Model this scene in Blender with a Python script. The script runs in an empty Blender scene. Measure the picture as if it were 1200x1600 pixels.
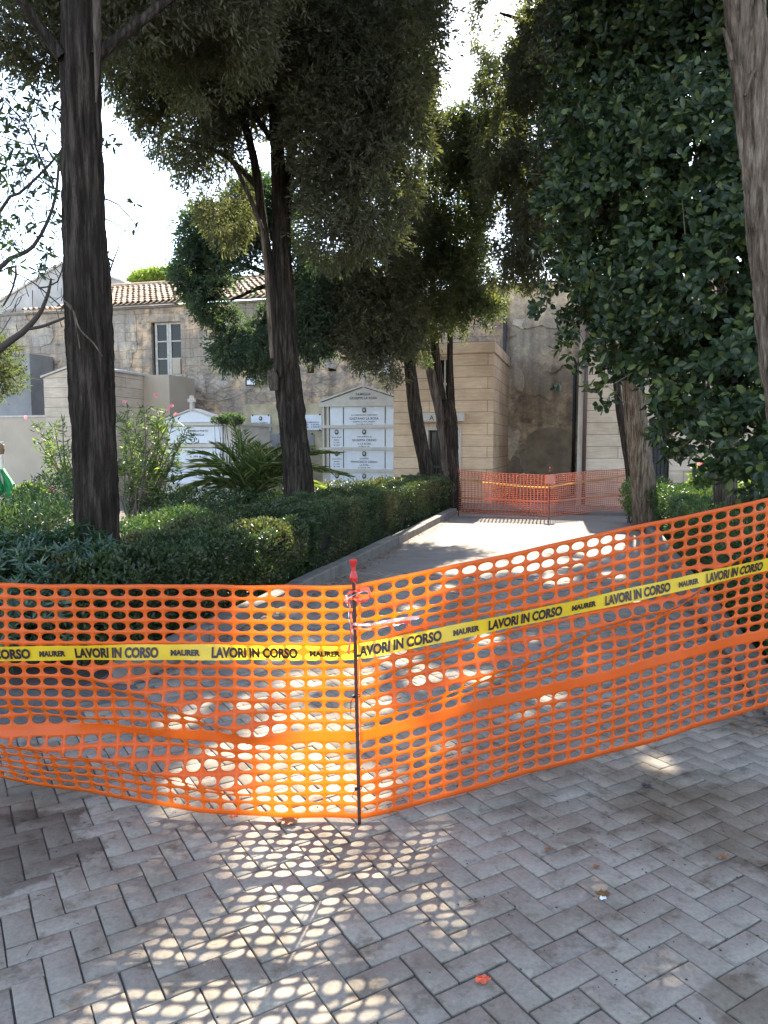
import bpy, math, random
import numpy as np
from mathutils import Vector, Matrix
random.seed(7); RNG = np.random.default_rng(11)
S = bpy.context.scene; C = S.collection
# ---------------------------------------------------------------- camera, sky, sun, exposure
F = 1164.0; TILT = math.atan(105/F); CP, SP = math.cos(TILT), math.sin(TILT); EYE = 1.54
cd = bpy.data.cameras.new("camera"); cam = bpy.data.objects.new("camera", cd); C.objects.link(cam)
cam.location = (0, 0, EYE); cam.rotation_euler = (math.pi/2-TILT, 0, 0)
cd.sensor_fit = 'VERTICAL'; cd.sensor_height = 36; cd.lens = 36*F/1600; cd.clip_start = 0.05; cd.clip_end = 3000
S.camera = cam
SUN_EL, SUN_AZ = math.radians(39.5), math.radians(12.5)
SUNV = np.array([math.sin(SUN_AZ)*math.cos(SUN_EL), math.cos(SUN_AZ)*math.cos(SUN_EL), math.sin(SUN_EL)])
w = bpy.data.worlds.new("World"); S.world = w; w.use_nodes = True
nt = w.node_tree; bg = nt.nodes['Background']; sk = nt.nodes.new('ShaderNodeTexSky')
sk.sky_type = 'NISHITA'; sk.sun_disc = False; sk.sun_elevation = SUN_EL; sk.sun_rotation = SUN_AZ
sk.air_density = 0.9; sk.dust_density = 0.5; sk.ozone_density = 1.0
hs_ = nt.nodes.new('ShaderNodeHueSaturation'); hs_.inputs['Saturation'].default_value = .78; nt.links.new(sk.outputs[0], hs_.inputs['Color']); nt.links.new(hs_.outputs[0], bg.inputs[0]); bg.inputs[1].default_value = 0.125
sl = bpy.data.lights.new("sun", 'SUN'); sl.energy = 4.2; sl.angle = math.radians(0.53); sl.color = (1, .90, .74)
so = bpy.data.objects.new("sun", sl); C.objects.link(so)
so.rotation_euler = Vector((-SUNV[0], -SUNV[1], -SUNV[2])).to_track_quat('-Z', 'Y').to_euler()
S.view_settings.view_transform = 'Standard'; S.view_settings.look = 'None'
S.view_settings.gamma = 1; S.view_settings.use_curve_mapping = False; S.view_settings.exposure = 2.5
S.render.engine = 'CYCLES'
S.cycles.max_bounces = 8; S.cycles.diffuse_bounces = 4; S.cycles.transparent_max_bounces = 8

# ---------------------------------------------------------------- geometry helpers
def ray(px, py):
    u, v = px-600, py-800
    return np.array([u, F*CP-v*SP, -(v*CP+F*SP)])/F
def pt(px, py, Y):
    r = ray(px, py); return np.array([0, 0, EYE])+r*(Y/r[1])
def gr(px, py, z=0.0):
    r = ray(px, py); return np.array([0, 0, EYE])+r*((z-EYE)/r[2])
TH = math.radians(15.3); CT, ST = math.cos(TH), math.sin(TH)
def UV(x, y): return (x*CT-y*ST, x*ST+y*CT)
def XY(u, v): return (u*CT+v*ST, -u*ST+v*CT)
def pv(px, py, v):                       # the point of a plane at depth v in the building's own frame: (u, z)
    r = ray(px, py); k = v/(r[0]*ST+r[1]*CT)
    return ((r[0]*CT-r[1]*ST)*k, EYE+r[2]*k)
def link_mesh(name, V, Fs, mat, parent=None, attr=None, smooth=False):
    me = bpy.data.meshes.new(name)
    V = np.asarray(V, dtype=np.float32).reshape(-1, 3)
    if isinstance(Fs, np.ndarray):
        n, k = Fs.shape
        me.vertices.add(len(V)); me.vertices.foreach_set('co', V.ravel())
        me.loops.add(n*k); me.loops.foreach_set('vertex_index', Fs.astype(np.int32).ravel())
        me.polygons.add(n); me.polygons.foreach_set('loop_start', np.arange(0, n*k, k, dtype=np.int32))
        me.polygons.foreach_set('loop_total', np.full(n, k, dtype=np.int32))
        me.update(calc_edges=True)
    else:
        me.from_pydata(V.tolist(), [], Fs); me.update()
    if smooth: me.polygons.foreach_set('use_smooth', np.ones(len(me.polygons), dtype=bool))
    if attr is not None:
        a = me.attributes.new('rnd', 'FLOAT', 'FACE'); a.data.foreach_set('value', np.asarray(attr, dtype=np.float32))
    if mat: me.materials.append(mat)
    o = bpy.data.objects.new(name, me); C.objects.link(o)
    if parent: o.parent = parent
    return o
class MB:
    def __init__(s): s.v = []; s.f = []; s.r = []
    def add(s, V, Fs, r=0.5):
        b = len(s.v); s.v += [tuple(map(float, p)) for p in V]
        s.f += [tuple(b+i for i in f) for f in Fs]; s.r += [r]*len(Fs); return s
    def box(s, x0, x1, y0, y1, z0, z1, r=.5):
        V = [(x, y, z) for x in (x0, x1) for y in (y0, y1) for z in (z0, z1)]
        return s.add(V, [(0, 1, 3, 2), (4, 6, 7, 5), (0, 4, 5, 1), (2, 3, 7, 6), (0, 2, 6, 4), (1, 5, 7, 3)], r)
    def prism(s, poly, y0, y1, r=.5):    # poly of (x,z), extruded along y
        n = len(poly); V = [(x, y0, z) for x, z in poly]+[(x, y1, z) for x, z in poly]
        return s.add(V, [tuple(range(n)), tuple(range(2*n-1, n-1, -1))]+[(i, i+n, (i+1) % n+n, (i+1) % n) for i in range(n)], r)
    def tube(s, pts, rad, n=8, r=.5, cap=True):
        V, Fs = tube_geo(pts, rad, n); 
        if cap: Fs = Fs+[tuple(range(n-1, -1, -1)), tuple(range(len(V)-n, len(V)))]
        return s.add(V, Fs, r)
    def build(s, name, mat, parent=None, smooth=False):
        return link_mesh(name, s.v, s.f, mat, parent, s.r, smooth)
def tube_geo(pts, rad, n=8, wob=0, seed=0, lobes=5):
    pts = [Vector(p) for p in pts]; V = []; Fs = []
    rs = random.Random(seed); ph = [rs.random()*6.28 for _ in range(6)]
    ref = Vector((1, 0.1, 0))
    for i, p in enumerate(pts):
        d = (pts[min(i+1, len(pts)-1)]-pts[max(i-1, 0)]).normalized()
        a = (ref-d*ref.dot(d))
        if a.length < .05: a = Vector((0, 0, 1))-d*d.z
        a.normalize(); b = d.cross(a)
        r = rad[i] if hasattr(rad, '__len__') else rad
        for k in range(n):
            t = 2*math.pi*k/n
            q = 1
            if wob:
                q += wob*(.5*math.sin(lobes*t+ph[0]+i*.10)+.35*math.sin((lobes+4)*t+ph[1]-i*.14)+.3*math.sin(2*t+ph[2]+i*.25)+rs.uniform(-.45, .45))
            V.append(tuple(p+(a*math.cos(t)+b*math.sin(t))*r*q))
    if wob and n >= 36:
        A_ = np.array(V); C_ = np.repeat(np.array([tuple(p) for p in pts]), n, 0); dr = A_-C_; rr = np.linalg.norm(dr, axis=1, keepdims=True)
        f1 = np.abs(2*vnoise(A_*np.array([1, 1, .13])+seed, .035)-1); f2 = np.abs(2*vnoise(A_*np.array([1, 1, .3])+seed*2, .018)-1)
        V = [tuple(v) for v in (A_+dr/rr*((f1-.4)*.018+(f2-.4)*.010)[:, None])]
    for i in range(len(pts)-1):
        for k in range(n):
            k2 = (k+1) % n; Fs.append((i*n+k, i*n+k2, (i+1)*n+k2, (i+1)*n+k))
    return V, Fs
def resample(pts, rad, step):            # smooth (Catmull-Rom) resampling
    P = [np.array(p, float) for p in pts]; out = []; ro = []
    for i in range(len(P)-1):
        p0, p1, p2, p3 = P[max(i-1, 0)], P[i], P[i+1], P[min(i+2, len(P)-1)]
        n = max(2, int(np.linalg.norm(p2-p1)/step))
        for k in range(n):
            t = k/n
            out.append(.5*((2*p1)+(-p0+p2)*t+(2*p0-5*p1+4*p2-p3)*t*t+(-p0+3*p1-3*p2+p3)*t**3)); ro.append(rad[i]*(1-t)+rad[i+1]*t)
    out.append(P[-1]); ro.append(rad[-1]); return out, ro
def tag(o, label=None, cat=None, group=None, kind=None):
    for k, v in (('label', label), ('category', cat), ('group', group), ('kind', kind)):
        if v: o[k] = v
    return o
def thing(name, label, cat, loc=(0, 0, 0), rz=0, group=None):
    o = bpy.data.objects.new(name, None); C.objects.link(o); o.empty_display_size = .2
    o.location = loc; o.rotation_euler = (0, 0, rz); return tag(o, label, cat, group)
def bthing(name, label, cat, u, v, group=None):
    x, y = XY(u, v); return thing(name, label, cat, (x, y, 0), -TH, group)
# value noise for thinning foliage
_H = RNG.random((64, 64, 64)).astype(np.float32)
def vnoise(P, sc):
    q = P/sc; i = np.floor(q).astype(int); f = q-i; f = f*f*(3-2*f); r = 0
    for dx in (0, 1):
        for dy in (0, 1):
            for dz in (0, 1):
                wgt = (f[:, 0] if dx else 1-f[:, 0])*(f[:, 1] if dy else 1-f[:, 1])*(f[:, 2] if dz else 1-f[:, 2])
                r = r+wgt*_H[(i[:, 0]+dx) & 63, (i[:, 1]+dy) & 63, (i[:, 2]+dz) & 63]
    return r
def unit(a): return a/np.maximum(np.linalg.norm(a, axis=1, keepdims=True), 1e-6)
DIAMOND = (np.array([[0, 0, 0], [.45, .5, .03], [1, 0, 0], [.45, -.5, .03]]), np.array([[0, 1, 2, 3]]))
OVAL = (np.array([[0, 0, 0], [.3, .42, .05], [.7, .46, .04], [1, 0, -.06], [.7, -.46, .04], [.3, -.42, .05], [.5, 0, -.03]]),
        np.array([[0, 6, 1, 1], [1, 6, 2, 2], [2, 6, 3, 3], [3, 6, 4, 4], [4, 6, 5, 5], [5, 6, 0, 0]])[:, :3])
LANCE = (np.array([[0, 0, 0], [.35, .5, .06], [1, 0, -.12], [.35, -.5, .06]]), np.array([[0, 1, 2], [0, 2, 3]]))
def leaf_mesh(name, tpl, pos, d, nrm, L, W, mat, parent=None, rnd=None):
    tv, tf = tpl; N = len(pos); d = unit(d); s = unit(np.cross(nrm, d)); u = np.cross(d, s)
    L = np.broadcast_to(L, (N,)); W = np.broadcast_to(W, (N,))
    V = (pos[:, None, :]+tv[None, :, 0, None]*(d*L[:, None])[:, None, :]+tv[None, :, 1, None]*(s*W[:, None])[:, None, :]
         + tv[None, :, 2, None]*(u*L[:, None])[:, None, :])
    Fs = (tf[None]+(np.arange(N)*len(tv))[:, None, None]).reshape(-1, tf.shape[1])
    if rnd is None: rnd = RNG.random(N)
    return link_mesh(name, V.reshape(-1, 3), Fs, mat, parent, np.repeat(rnd, len(tf)))
# ---------------------------------------------------------------- where sun breaks through the crowns
PATCH = []   # (ground point, radius)
def patch(px, py, r, z=0):
    if r <= .1 and py > 1000: r *= 1.5
    PATCH.append((gr(px, py, z), r))
for px, py, r in [(455, 1215, .26), (520, 1150, .20), (440, 1130, .13), (530, 1250, .22), (430, 1310, .17), (500, 1310, .17), (440, 1400, .14), (490, 1420, .12), (400, 1480, .11),
                  (360, 1545, .09), (430, 1560, .15), (330, 1590, .08), (520, 1590, .12), (590, 1370, .06), (640, 1330, .06), (665, 1400, .05), (250, 1270, .04),
                  (940, 1388, .05), (720, 1450, .05), (1000, 1180, .10), (1040, 1195, .07), (690, 1290, .035), (190, 1370, .022), (270, 1450, .03), (230, 1520, .03), (1040, 1500, .05),
                  (740, 842, .25), (790, 838, .3), (850, 838, .35), (910, 836, .35), (965, 834, .3), (700, 850, .15), (880, 880, .25), (930, 862, .25), (810, 860, .15), (870, 905, .2), (700, 920, .14), (640, 950, .1),
                  (760, 1000, .12), (620, 1030, .14), (560, 1060, .14), (480, 1070, .12), (740, 1060, .08), (860, 1090, .08), (660, 1060, .1), (920, 1105, .06), (590, 1105, .12), (380, 1100, .06), (270, 1130, .07), (310, 1100, .05),
                  (960, 900, .15), (1000, 940, .12), (830, 1000, .08), (700, 1170, .05), (820, 1120, .05), (40, 1270, .03), (300, 1210, .08), (380, 1170, .1)]:
    patch(px, py, r)
for px, py, Y, r in [(470, 1000, 2.95, .10), (420, 950, 2.95, .12), (520, 930, 2.95, .12), (600, 900, 3.0, .08), (690, 880, 3.1, .06), (240, 690, 11.5, .5), (270, 670, 11.5, .4), (220, 740, 11.5, .3), (680, 765, 15.6, .3), (640, 760, 14.8, .3), (600, 770, 13, .25), (1095, 745, 13.2, .3), (45, 770, 12, .35),
                     (620, 300, 14, .35), (600, 340, 13.5, .3), (800, 430, 15, .5), (840, 440, 15, .4), (250, 800, 9, .2), (180, 460, 24, 1.6), (250, 460, 24, 1.4), (250, 560, 23, .3),(990, 740, 13.5, .12), (575, 560, 16, .3)]:
    PATCH.append((pt(px, py, Y), r))
def sunprune(P, keep_prob=0.0, grow=1.0):
    keep = np.ones(len(P), bool); jit = (vnoise(P, .22)-.5)
    for g, r in PATCH:
        q = P-g; t = q@SUNV; d = np.linalg.norm(q-t[:, None]*SUNV, axis=1)
        keep &= ~((t > .12) & (d < r*1.25*grow*(1+.9*jit)) & (RNG.random(len(P)) > keep_prob))
    return keep
# ---------------------------------------------------------------- materials
def new_mat(name):
    m = bpy.data.materials.new(name); m.use_nodes = True; n = m.node_tree
    return m, n, n.nodes['Principled BSDF']
def N(n, t, **kw):
    x = n.nodes.new('ShaderNode'+t)
    for k, v in kw.items():
        if k.startswith('i_'): x.inputs[k[2:].replace('_', ' ')].default_value = v
        else: setattr(x, k, v)
    return x
def ramp(n, src, stops):
    r = n.nodes.new('ShaderNodeValToRGB'); e = r.color_ramp.elements
    while len(e) < len(stops): e.new(.5)
    for x, (p, c) in zip(e, stops): x.position = p; x.color = (*c, 1) if len(c) == 3 else c
    n.links.new(src, r.inputs[0]); return r.outputs[0]
def mix(n, fac, a, b, mode='MIX'):
    m = n.nodes.new('ShaderNodeMix'); m.data_type = 'RGBA'; m.blend_type = mode
    for s, v in ((m.inputs[0], fac), (m.inputs[6], a), (m.inputs[7], b)):
        if hasattr(v, 'is_linked') or isinstance(v, bpy.types.NodeSocket): n.links.new(v, s)
        elif isinstance(v, tuple): s.default_value = (*v, 1) if len(v) == 3 else v
        else: s.default_value = v
    return m.outputs[2]
def coords(n, scale=(1, 1, 1), obj=False):
    if obj: src = N(n, 'TexCoord').outputs['Object']
    else: src = N(n, 'NewGeometry').outputs['Position']
    mp = N(n, 'Mapping'); mp.inputs['Scale'].default_value = scale; n.links.new(src, mp.inputs[0]); return mp.outputs[0]
def noise(n, co, scale, detail=5, rough=.55):
    x = N(n, 'TexNoise'); x.inputs['Scale'].default_value = scale; x.inputs['Detail'].default_value = detail; x.inputs['Roughness'].default_value = rough
    n.links.new(co, x.inputs['Vector']); return x.outputs['Fac']
def bump(n, b, h, strength=.5, dist=.02):
    x = N(n, 'Bump'); x.inputs['Strength'].default_value = strength; x.inputs['Distance'].default_value = dist
    n.links.new(h, x.inputs['Height']); n.links.new(x.outputs[0], b.inputs['Normal'])
def plain(name, c, rough=.6, metal=0, nz=0.12, sc=8):
    m, n, b = new_mat(name); co = coords(n, obj=True)
    f = noise(n, co, sc); lo = tuple(x*(1-nz) for x in c); hi = tuple(min(1, x*(1+nz)) for x in c)
    n.links.new(ramp(n, f, [(.3, lo), (.7, hi)]), b.inputs['Base Color'])
    b.inputs['Roughness'].default_value = rough; b.inputs['Metallic'].default_value = metal; return m
def leaf_mat(name, c1, c2, c3=None, trans=.3, rough=.45, spec=.5, tcol=None):
    m, n, b = new_mat(name)
    a = N(n, 'Attribute', attribute_name='rnd')
    st = [(0, c1), (.6, c2)]+([(.97, c3)] if c3 else [])
    col = ramp(n, a.outputs['Fac'], st)
    n.links.new(col, b.inputs['Base Color']); b.inputs['Roughness'].default_value = rough; b.inputs['Specular IOR Level'].default_value = spec
    t = N(n, 'BsdfTranslucent'); tc = mix(n, 1.0, col, tcol or (1.6, 1.9, .7), 'MULTIPLY'); n.links.new(tc, t.inputs[0])
    ms = N(n, 'MixShader'); ms.inputs[0].default_value = trans
    n.links.new(b.outputs[0], ms.inputs[1]); n.links.new(t.outputs[0], ms.inputs[2])
    n.links.new(ms.outputs[0], n.nodes['Material Output'].inputs[0]); return m
def bark_mat(name, c1, c2, c3, sc=1.0, bs=1.0):
    m, n, b = new_mat(name)
    co = coords(n, (sc*26, sc*26, sc*2.2)); f = noise(n, co, 1, 8, .65); g = noise(n, coords(n, (1, 1, .5)), 3, 4); h = noise(n, coords(n, (sc*60, sc*60, sc*5)), 1, 5, .7)
    col = ramp(n, f, [(.36, c1), (.50, c2), (.64, c3)]); col = mix(n, 1, col, ramp(n, h, [(.35, (.72, .72, .72)), (.6, (1.1, 1.1, 1.1))]), 'MULTIPLY')
    col = mix(n, ramp(n, g, [(.4, (0, 0, 0)), (.75, (.7, .7, .7))]), col, tuple(x*.62 for x in c2))
    n.links.new(col, b.inputs['Base Color']); b.inputs['Roughness'].default_value = .95; b.inputs['Specular IOR Level'].default_value = .1
    ad = N(n, 'Math', operation='ADD'); n.links.new(f, ad.inputs[0]); n.links.new(h, ad.inputs[1])
    bump(n, b, ad.outputs[0], 1.0*bs, .05); return m
def travertine(name, c, row=.30, wid=1.55, off=0.0):
    m, n, b = new_mat(name); tc = N(n, 'TexCoord'); sp = N(n, 'SeparateXYZ'); n.links.new(tc.outputs['Object'], sp.inputs[0])
    ad = N(n, 'Math', operation='ADD'); n.links.new(sp.outputs[0], ad.inputs[0]); n.links.new(sp.outputs[1], ad.inputs[1])
    cb = N(n, 'CombineXYZ'); n.links.new(ad.outputs[0], cb.inputs[0]); n.links.new(sp.outputs[2], cb.inputs[1])
    br = N(n, 'TexBrick'); br.offset = .37; n.links.new(cb.outputs[0], br.inputs['Vector'])
    br.inputs['Scale'].default_value = 1; br.inputs['Brick Width'].default_value = wid; br.inputs['Row Height'].default_value = row
    br.inputs['Mortar Size'].default_value = .007; br.inputs['Mortar Smooth'].default_value = .1; br.inputs['Bias'].default_value = 0
    br.inputs['Color1'].default_value = (*c, 1); br.inputs['Color2'].default_value = (c[0]*.86, c[1]*.84, c[2]*.8, 1); br.inputs['Mortar'].default_value = (c[0]*.3, c[1]*.28, c[2]*.26, 1)
    mp = N(n, 'Mapping'); mp.inputs['Scale'].default_value = (1.5, 14, 1); n.links.new(cb.outputs[0], mp.inputs[0])
    f = noise(n, mp.outputs[0], 1.6, 7, .65); g = noise(n, cb.outputs[0], .9, 5, .6)
    col = mix(n, 1, br.outputs['Color'], ramp(n, f, [(.3, (.80, .78, .74)), (.65, (1.06, 1.05, 1.02))]), 'MULTIPLY')
    col = mix(n, 1, col, ramp(n, g, [(.35, (.72, .70, .68)), (.6, (1, 1, 1))]), 'MULTIPLY')
    n.links.new(col, b.inputs['Base Color']); b.inputs['Roughness'].default_value = .75; bump(n, b, br.outputs['Fac'], -.5, .01); return m
def oldwall(name, base=(.56, .41, .275), dark=(.17, .145, .12), blocks=True, grey=(.36, .305, .25)):
    m, n, b = new_mat(name); tc = N(n, 'TexCoord'); sp = N(n, 'SeparateXYZ'); n.links.new(tc.outputs['Object'], sp.inputs[0])
    cb = N(n, 'CombineXYZ'); n.links.new(sp.outputs[0], cb.inputs[0]); n.links.new(sp.outputs[2], cb.inputs[1]); n.links.new(sp.outputs[1], cb.inputs[2])
    co = cb.outputs[0]
    dn = N(n, 'TexNoise'); dn.inputs['Scale'].default_value = 2.2; dn.inputs['Detail'].default_value = 4; n.links.new(co, dn.inputs['Vector'])
    wv = mix(n, .16, co, dn.outputs['Color'], 'ADD')
    br = N(n, 'TexBrick'); br.offset = .45; n.links.new(wv, br.inputs['Vector']); br.inputs['Scale'].default_value = 1
    br.inputs['Brick Width'].default_value = .66; br.inputs['Row Height'].default_value = .31; br.inputs['Mortar Size'].default_value = .016; br.inputs['Mortar Smooth'].default_value = .4
    br.inputs['Color1'].default_value = (1, 1, 1, 1); br.inputs['Color2'].default_value = (.90, .87, .84, 1); br.inputs['Mortar'].default_value = (.74, .70, .66, 1)
    vo = N(n, 'TexVoronoi', feature='DISTANCE_TO_EDGE'); mp = N(n, 'Mapping'); mp.inputs['Scale'].default_value = (2.6, 5.2, 1); n.links.new(wv, mp.inputs[0]); n.links.new(mp.outputs[0], vo.inputs['Vector']); vo.inputs['Scale'].default_value = 1
    vj = ramp(n, vo.outputs['Distance'], [(.0, (.72, .69, .64)), (.12, (1, 1, 1))])
    big = noise(n, co, .75, 6, .6); mid = noise(n, co, 2.6, 8, .68); fine = noise(n, co, 14, 6, .7)
    c = ramp(n, mid, [(.36, dark), (.44, grey), (.50, base), (.62, tuple(min(1, x*1.35) for x in base))])
    c = mix(n, ramp(n, big, [(.42, (0, 0, 0)), (.56, (1, 1, 1))]), c, grey)
    streak = N(n, 'Mapping'); streak.inputs['Scale'].default_value = (3.2, .35, 1); n.links.new(co, streak.inputs[0])
    sf = noise(n, streak.outputs[0], 1.2, 6, .6)
    c = mix(n, 1, c, ramp(n, sf, [(.34, (.66, .65, .66)), (.56, (1.05, 1.04, 1.02))]), 'MULTIPLY')
    msk = ramp(n, noise(n, co, .55, 3, .5), [(.44, (0, 0, 0)), (.52, (1, 1, 1))])
    low = N(n, 'Math', operation='LESS_THAN'); n.links.new(sp.outputs[2], low.inputs[0]); low.inputs[1].default_value = 4.25
    jt = mix(n, low.outputs[0], br.outputs['Color'], vj) if blocks else mix(n, 0.0, (1, 1, 1), (1, 1, 1))
    pl = ramp(n, noise(n, co, 1.1, 5, .6), [(.5, (1, 1, 1)), (.6, (.1, .1, .1))])
    c = mix(n, pl, c, mix(n, 1, c, jt, 'MULTIPLY'))
    c = mix(n, 1, c, ramp(n, fine, [(.3, (.75, .75, .75)), (.7, (1.15, 1.15, 1.15))]), 'MULTIPLY')
    n.links.new(c, b.inputs['Base Color']); b.inputs['Roughness'].default_value = .95; b.inputs['Specular IOR Level'].default_value = .1
    hs = mix(n, .5, jt, mid); bump(n, b, hs, .9, .06); return m

M = {}
M['cypress'] = leaf_mat('cypress_foliage', (.048, .057, .038), (.088, .098, .062), (.18, .16, .08), .40, .7, .2)
M['cypress_blue'] = leaf_mat('blue_cypress_foliage', (.036, .058, .046), (.066, .096, .074), (.11, .13, .075), .35, .7, .2)
M['cypress_brown'] = leaf_mat('brownish_cypress_foliage', (.056, .057, .044), (.098, .096, .072), (.15, .135, .085), .38, .7, .2)
M['ficus'] = leaf_mat('ficus_leaf', (.020, .036, .017), (.036, .060, .027), (.12, .15, .045), .25, .38, .35)
M['hedge'] = leaf_mat('hedge_leaf', (.020, .034, .014), (.045, .070, .026), (.16, .13, .06), .25, .42, .4)
M['shrub'] = leaf_mat('shrub_leaf', (.022, .048, .022), (.050, .090, .036), (.12, .14, .05), .25, .42, .4)
M['pitto'] = leaf_mat('pittosporum_leaf', (.020, .050, .032), (.045, .090, .050), (.09, .13, .05), .15, .35, .5)
M['olean'] = leaf_mat('oleander_leaf', (.045, .080, .030), (.10, .15, .055), (.22, .24, .08), .35, .45, .4)
M['palm'] = leaf_mat('palm_leaf', (.065, .10, .045), (.12, .165, .07), (.28, .28, .13), .35, .4, .4)
M['pine'] = leaf_mat('pine_needle', (.12, .16, .04), (.20, .25, .06), None, .3, .6, .2)
M['pink'] = leaf_mat('pink_petal', (.75, .16, .22), (.85, .35, .38), None, .3, .6, .2, (1, 1, 1))
M['dryleaf'] = leaf_mat('dry_leaf', (.16, .09, .04), (.30, .15, .06), None, .2, .7, .2, (1, 1, 1))
M['bark_dark'] = bark_mat('dark_bark', (.020, .015, .012), (.046, .036, .029), (.115, .092, .075))
M['bark_grey'] = bark_mat('grey_bark', (.045, .034, .028), (.13, .10, .085), (.27, .22, .18), .8)
M['bark_pale'] = bark_mat('pale_bark', (.06, .042, .030), (.22, .165, .12), (.40, .32, .25), 1.3)
M['twig'] = plain('twig_wood', (.05, .038, .032), .9)
M['travertine'] = travertine('travertine_cladding', (.70, .52, .36))
M['travertine_pale'] = travertine('pale_travertine_cladding', (.68, .57, .46))
M['oldwall'] = oldwall('old_stone_wall')
M['recess'] = oldwall('rendered_wall', (.52, .42, .30), (.20, .175, .14), False, (.36, .31, .245))
M['niche'] = plain('dark_render', (.30, .255, .195), .95, 0, .3, 3)
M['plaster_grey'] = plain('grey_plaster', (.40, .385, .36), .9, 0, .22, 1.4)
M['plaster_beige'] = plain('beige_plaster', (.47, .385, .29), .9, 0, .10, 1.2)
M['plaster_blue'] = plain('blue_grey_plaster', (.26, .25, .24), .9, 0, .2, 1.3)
M['plaster_yellow'] = plain('ochre_plaster', (.40, .34, .22), .95, 0, .35, 2.2)
M['marble'] = plain('white_marble', (.60, .63, .68), .35, 0, .07, 5)
M['limestone'] = plain('cream_limestone', (.50, .46, .40), .7, 0, .12, 4)
M['ink'] = plain('engraved_letter', (.10, .10, .12), .6)
M['dark'] = plain('dark_interior', (.008, .008, .009), .5)
M['glass'] = plain('dark_window_glass', (.020, .018, .016), .16, 0, .05)
M['glass'].node_tree.nodes['Principled BSDF'].inputs['Specular IOR Level'].default_value = .25
M['woodpale'] = plain('weathered_white_wood', (.50, .46, .40), .8, 0, .2, 12)
M['pipe'] = plain('dark_metal_pipe', (.045, .040, .040), .5, .3)
M['pipe_brown'] = plain('brown_downpipe', (.10, .060, .048), .5, .2)
M['black'] = plain('black_metal', (.012, .012, .013), .5)
M['lamp_glass'] = plain('lamp_glass', (.65, .68, .70), .15)
M['tile'] = plain('terracotta_tile', (.40, .27, .18), .85, 0, .35, 5)
M['kerb'] = plain('kerb_stone', (.17, .152, .13), .9, 0, .28, 6)
M['soil'] = plain('soil', (.075, .058, .042), 1, 0, .4, 5)
M['red_plastic'] = plain('red_plastic', (.50, .022, .016), .35, 0, .05)
M['rust'] = plain('rusty_rebar', (.055, .022, .016), .7, 0, .4, 60)
M['ferrule'] = plain('black_cable_tie', (.01, .01, .01), .4)
M['green_cloth'] = plain('green_cloth', (.01, .22, .06), .7, 0, .3, 9)
M['white_cloth'] = plain('white_sheet', (.62, .66, .74), .6, 0, .06)
M['tape_ink'] = plain('tape_black_print', (.018, .010, .012), .5)
M['paper'] = plain('white_paper', (.7, .74, .78), .6)
def plastic(name, c, t, trans=.42, rough=.38):
    m, n, b = new_mat(name); f = noise(n, coords(n), 5, 3); g = noise(n, coords(n), 38, 6, .7)
    col = ramp(n, f, [(.3, tuple(x*.82 for x in c)), (.7, c)]); col = mix(n, ramp(n, g, [(.5, (0, 0, 0)), (.75, (.25, .25, .25))]), col, (.42, .30, .22)); bump(n, b, noise(n, coords(n), 22, 4), .25, .01); n.links.new(col, b.inputs['Base Color']); b.inputs['Roughness'].default_value = rough
    tr = N(n, 'BsdfTranslucent'); tr.inputs[0].default_value = (*t, 1); ms = N(n, 'MixShader'); ms.inputs[0].default_value = trans
    n.links.new(b.outputs[0], ms.inputs[1]); n.links.new(tr.outputs[0], ms.inputs[2]); n.links.new(ms.outputs[0], n.nodes['Material Output'].inputs[0]); return m
M['net'] = plastic('orange_net_plastic', (.76, .125, .025), (1.0, .50, .010), .5)
M['net_far'] = plastic('red_orange_net_plastic', (.62, .20, .11), (.72, .26, .12), .25)
M['tape'] = plastic('yellow_tape_plastic', (.80, .60, .03), (.95, .72, .04), .4, .3)
M['tape_red'] = plastic('red_white_tape_plastic', (.85, .10, .07), (.95, .2, .12), .4, .3)
M['tape_white'] = plastic('white_tape_plastic', (.85, .80, .78), (.9, .8, .7), .4, .3)
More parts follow.
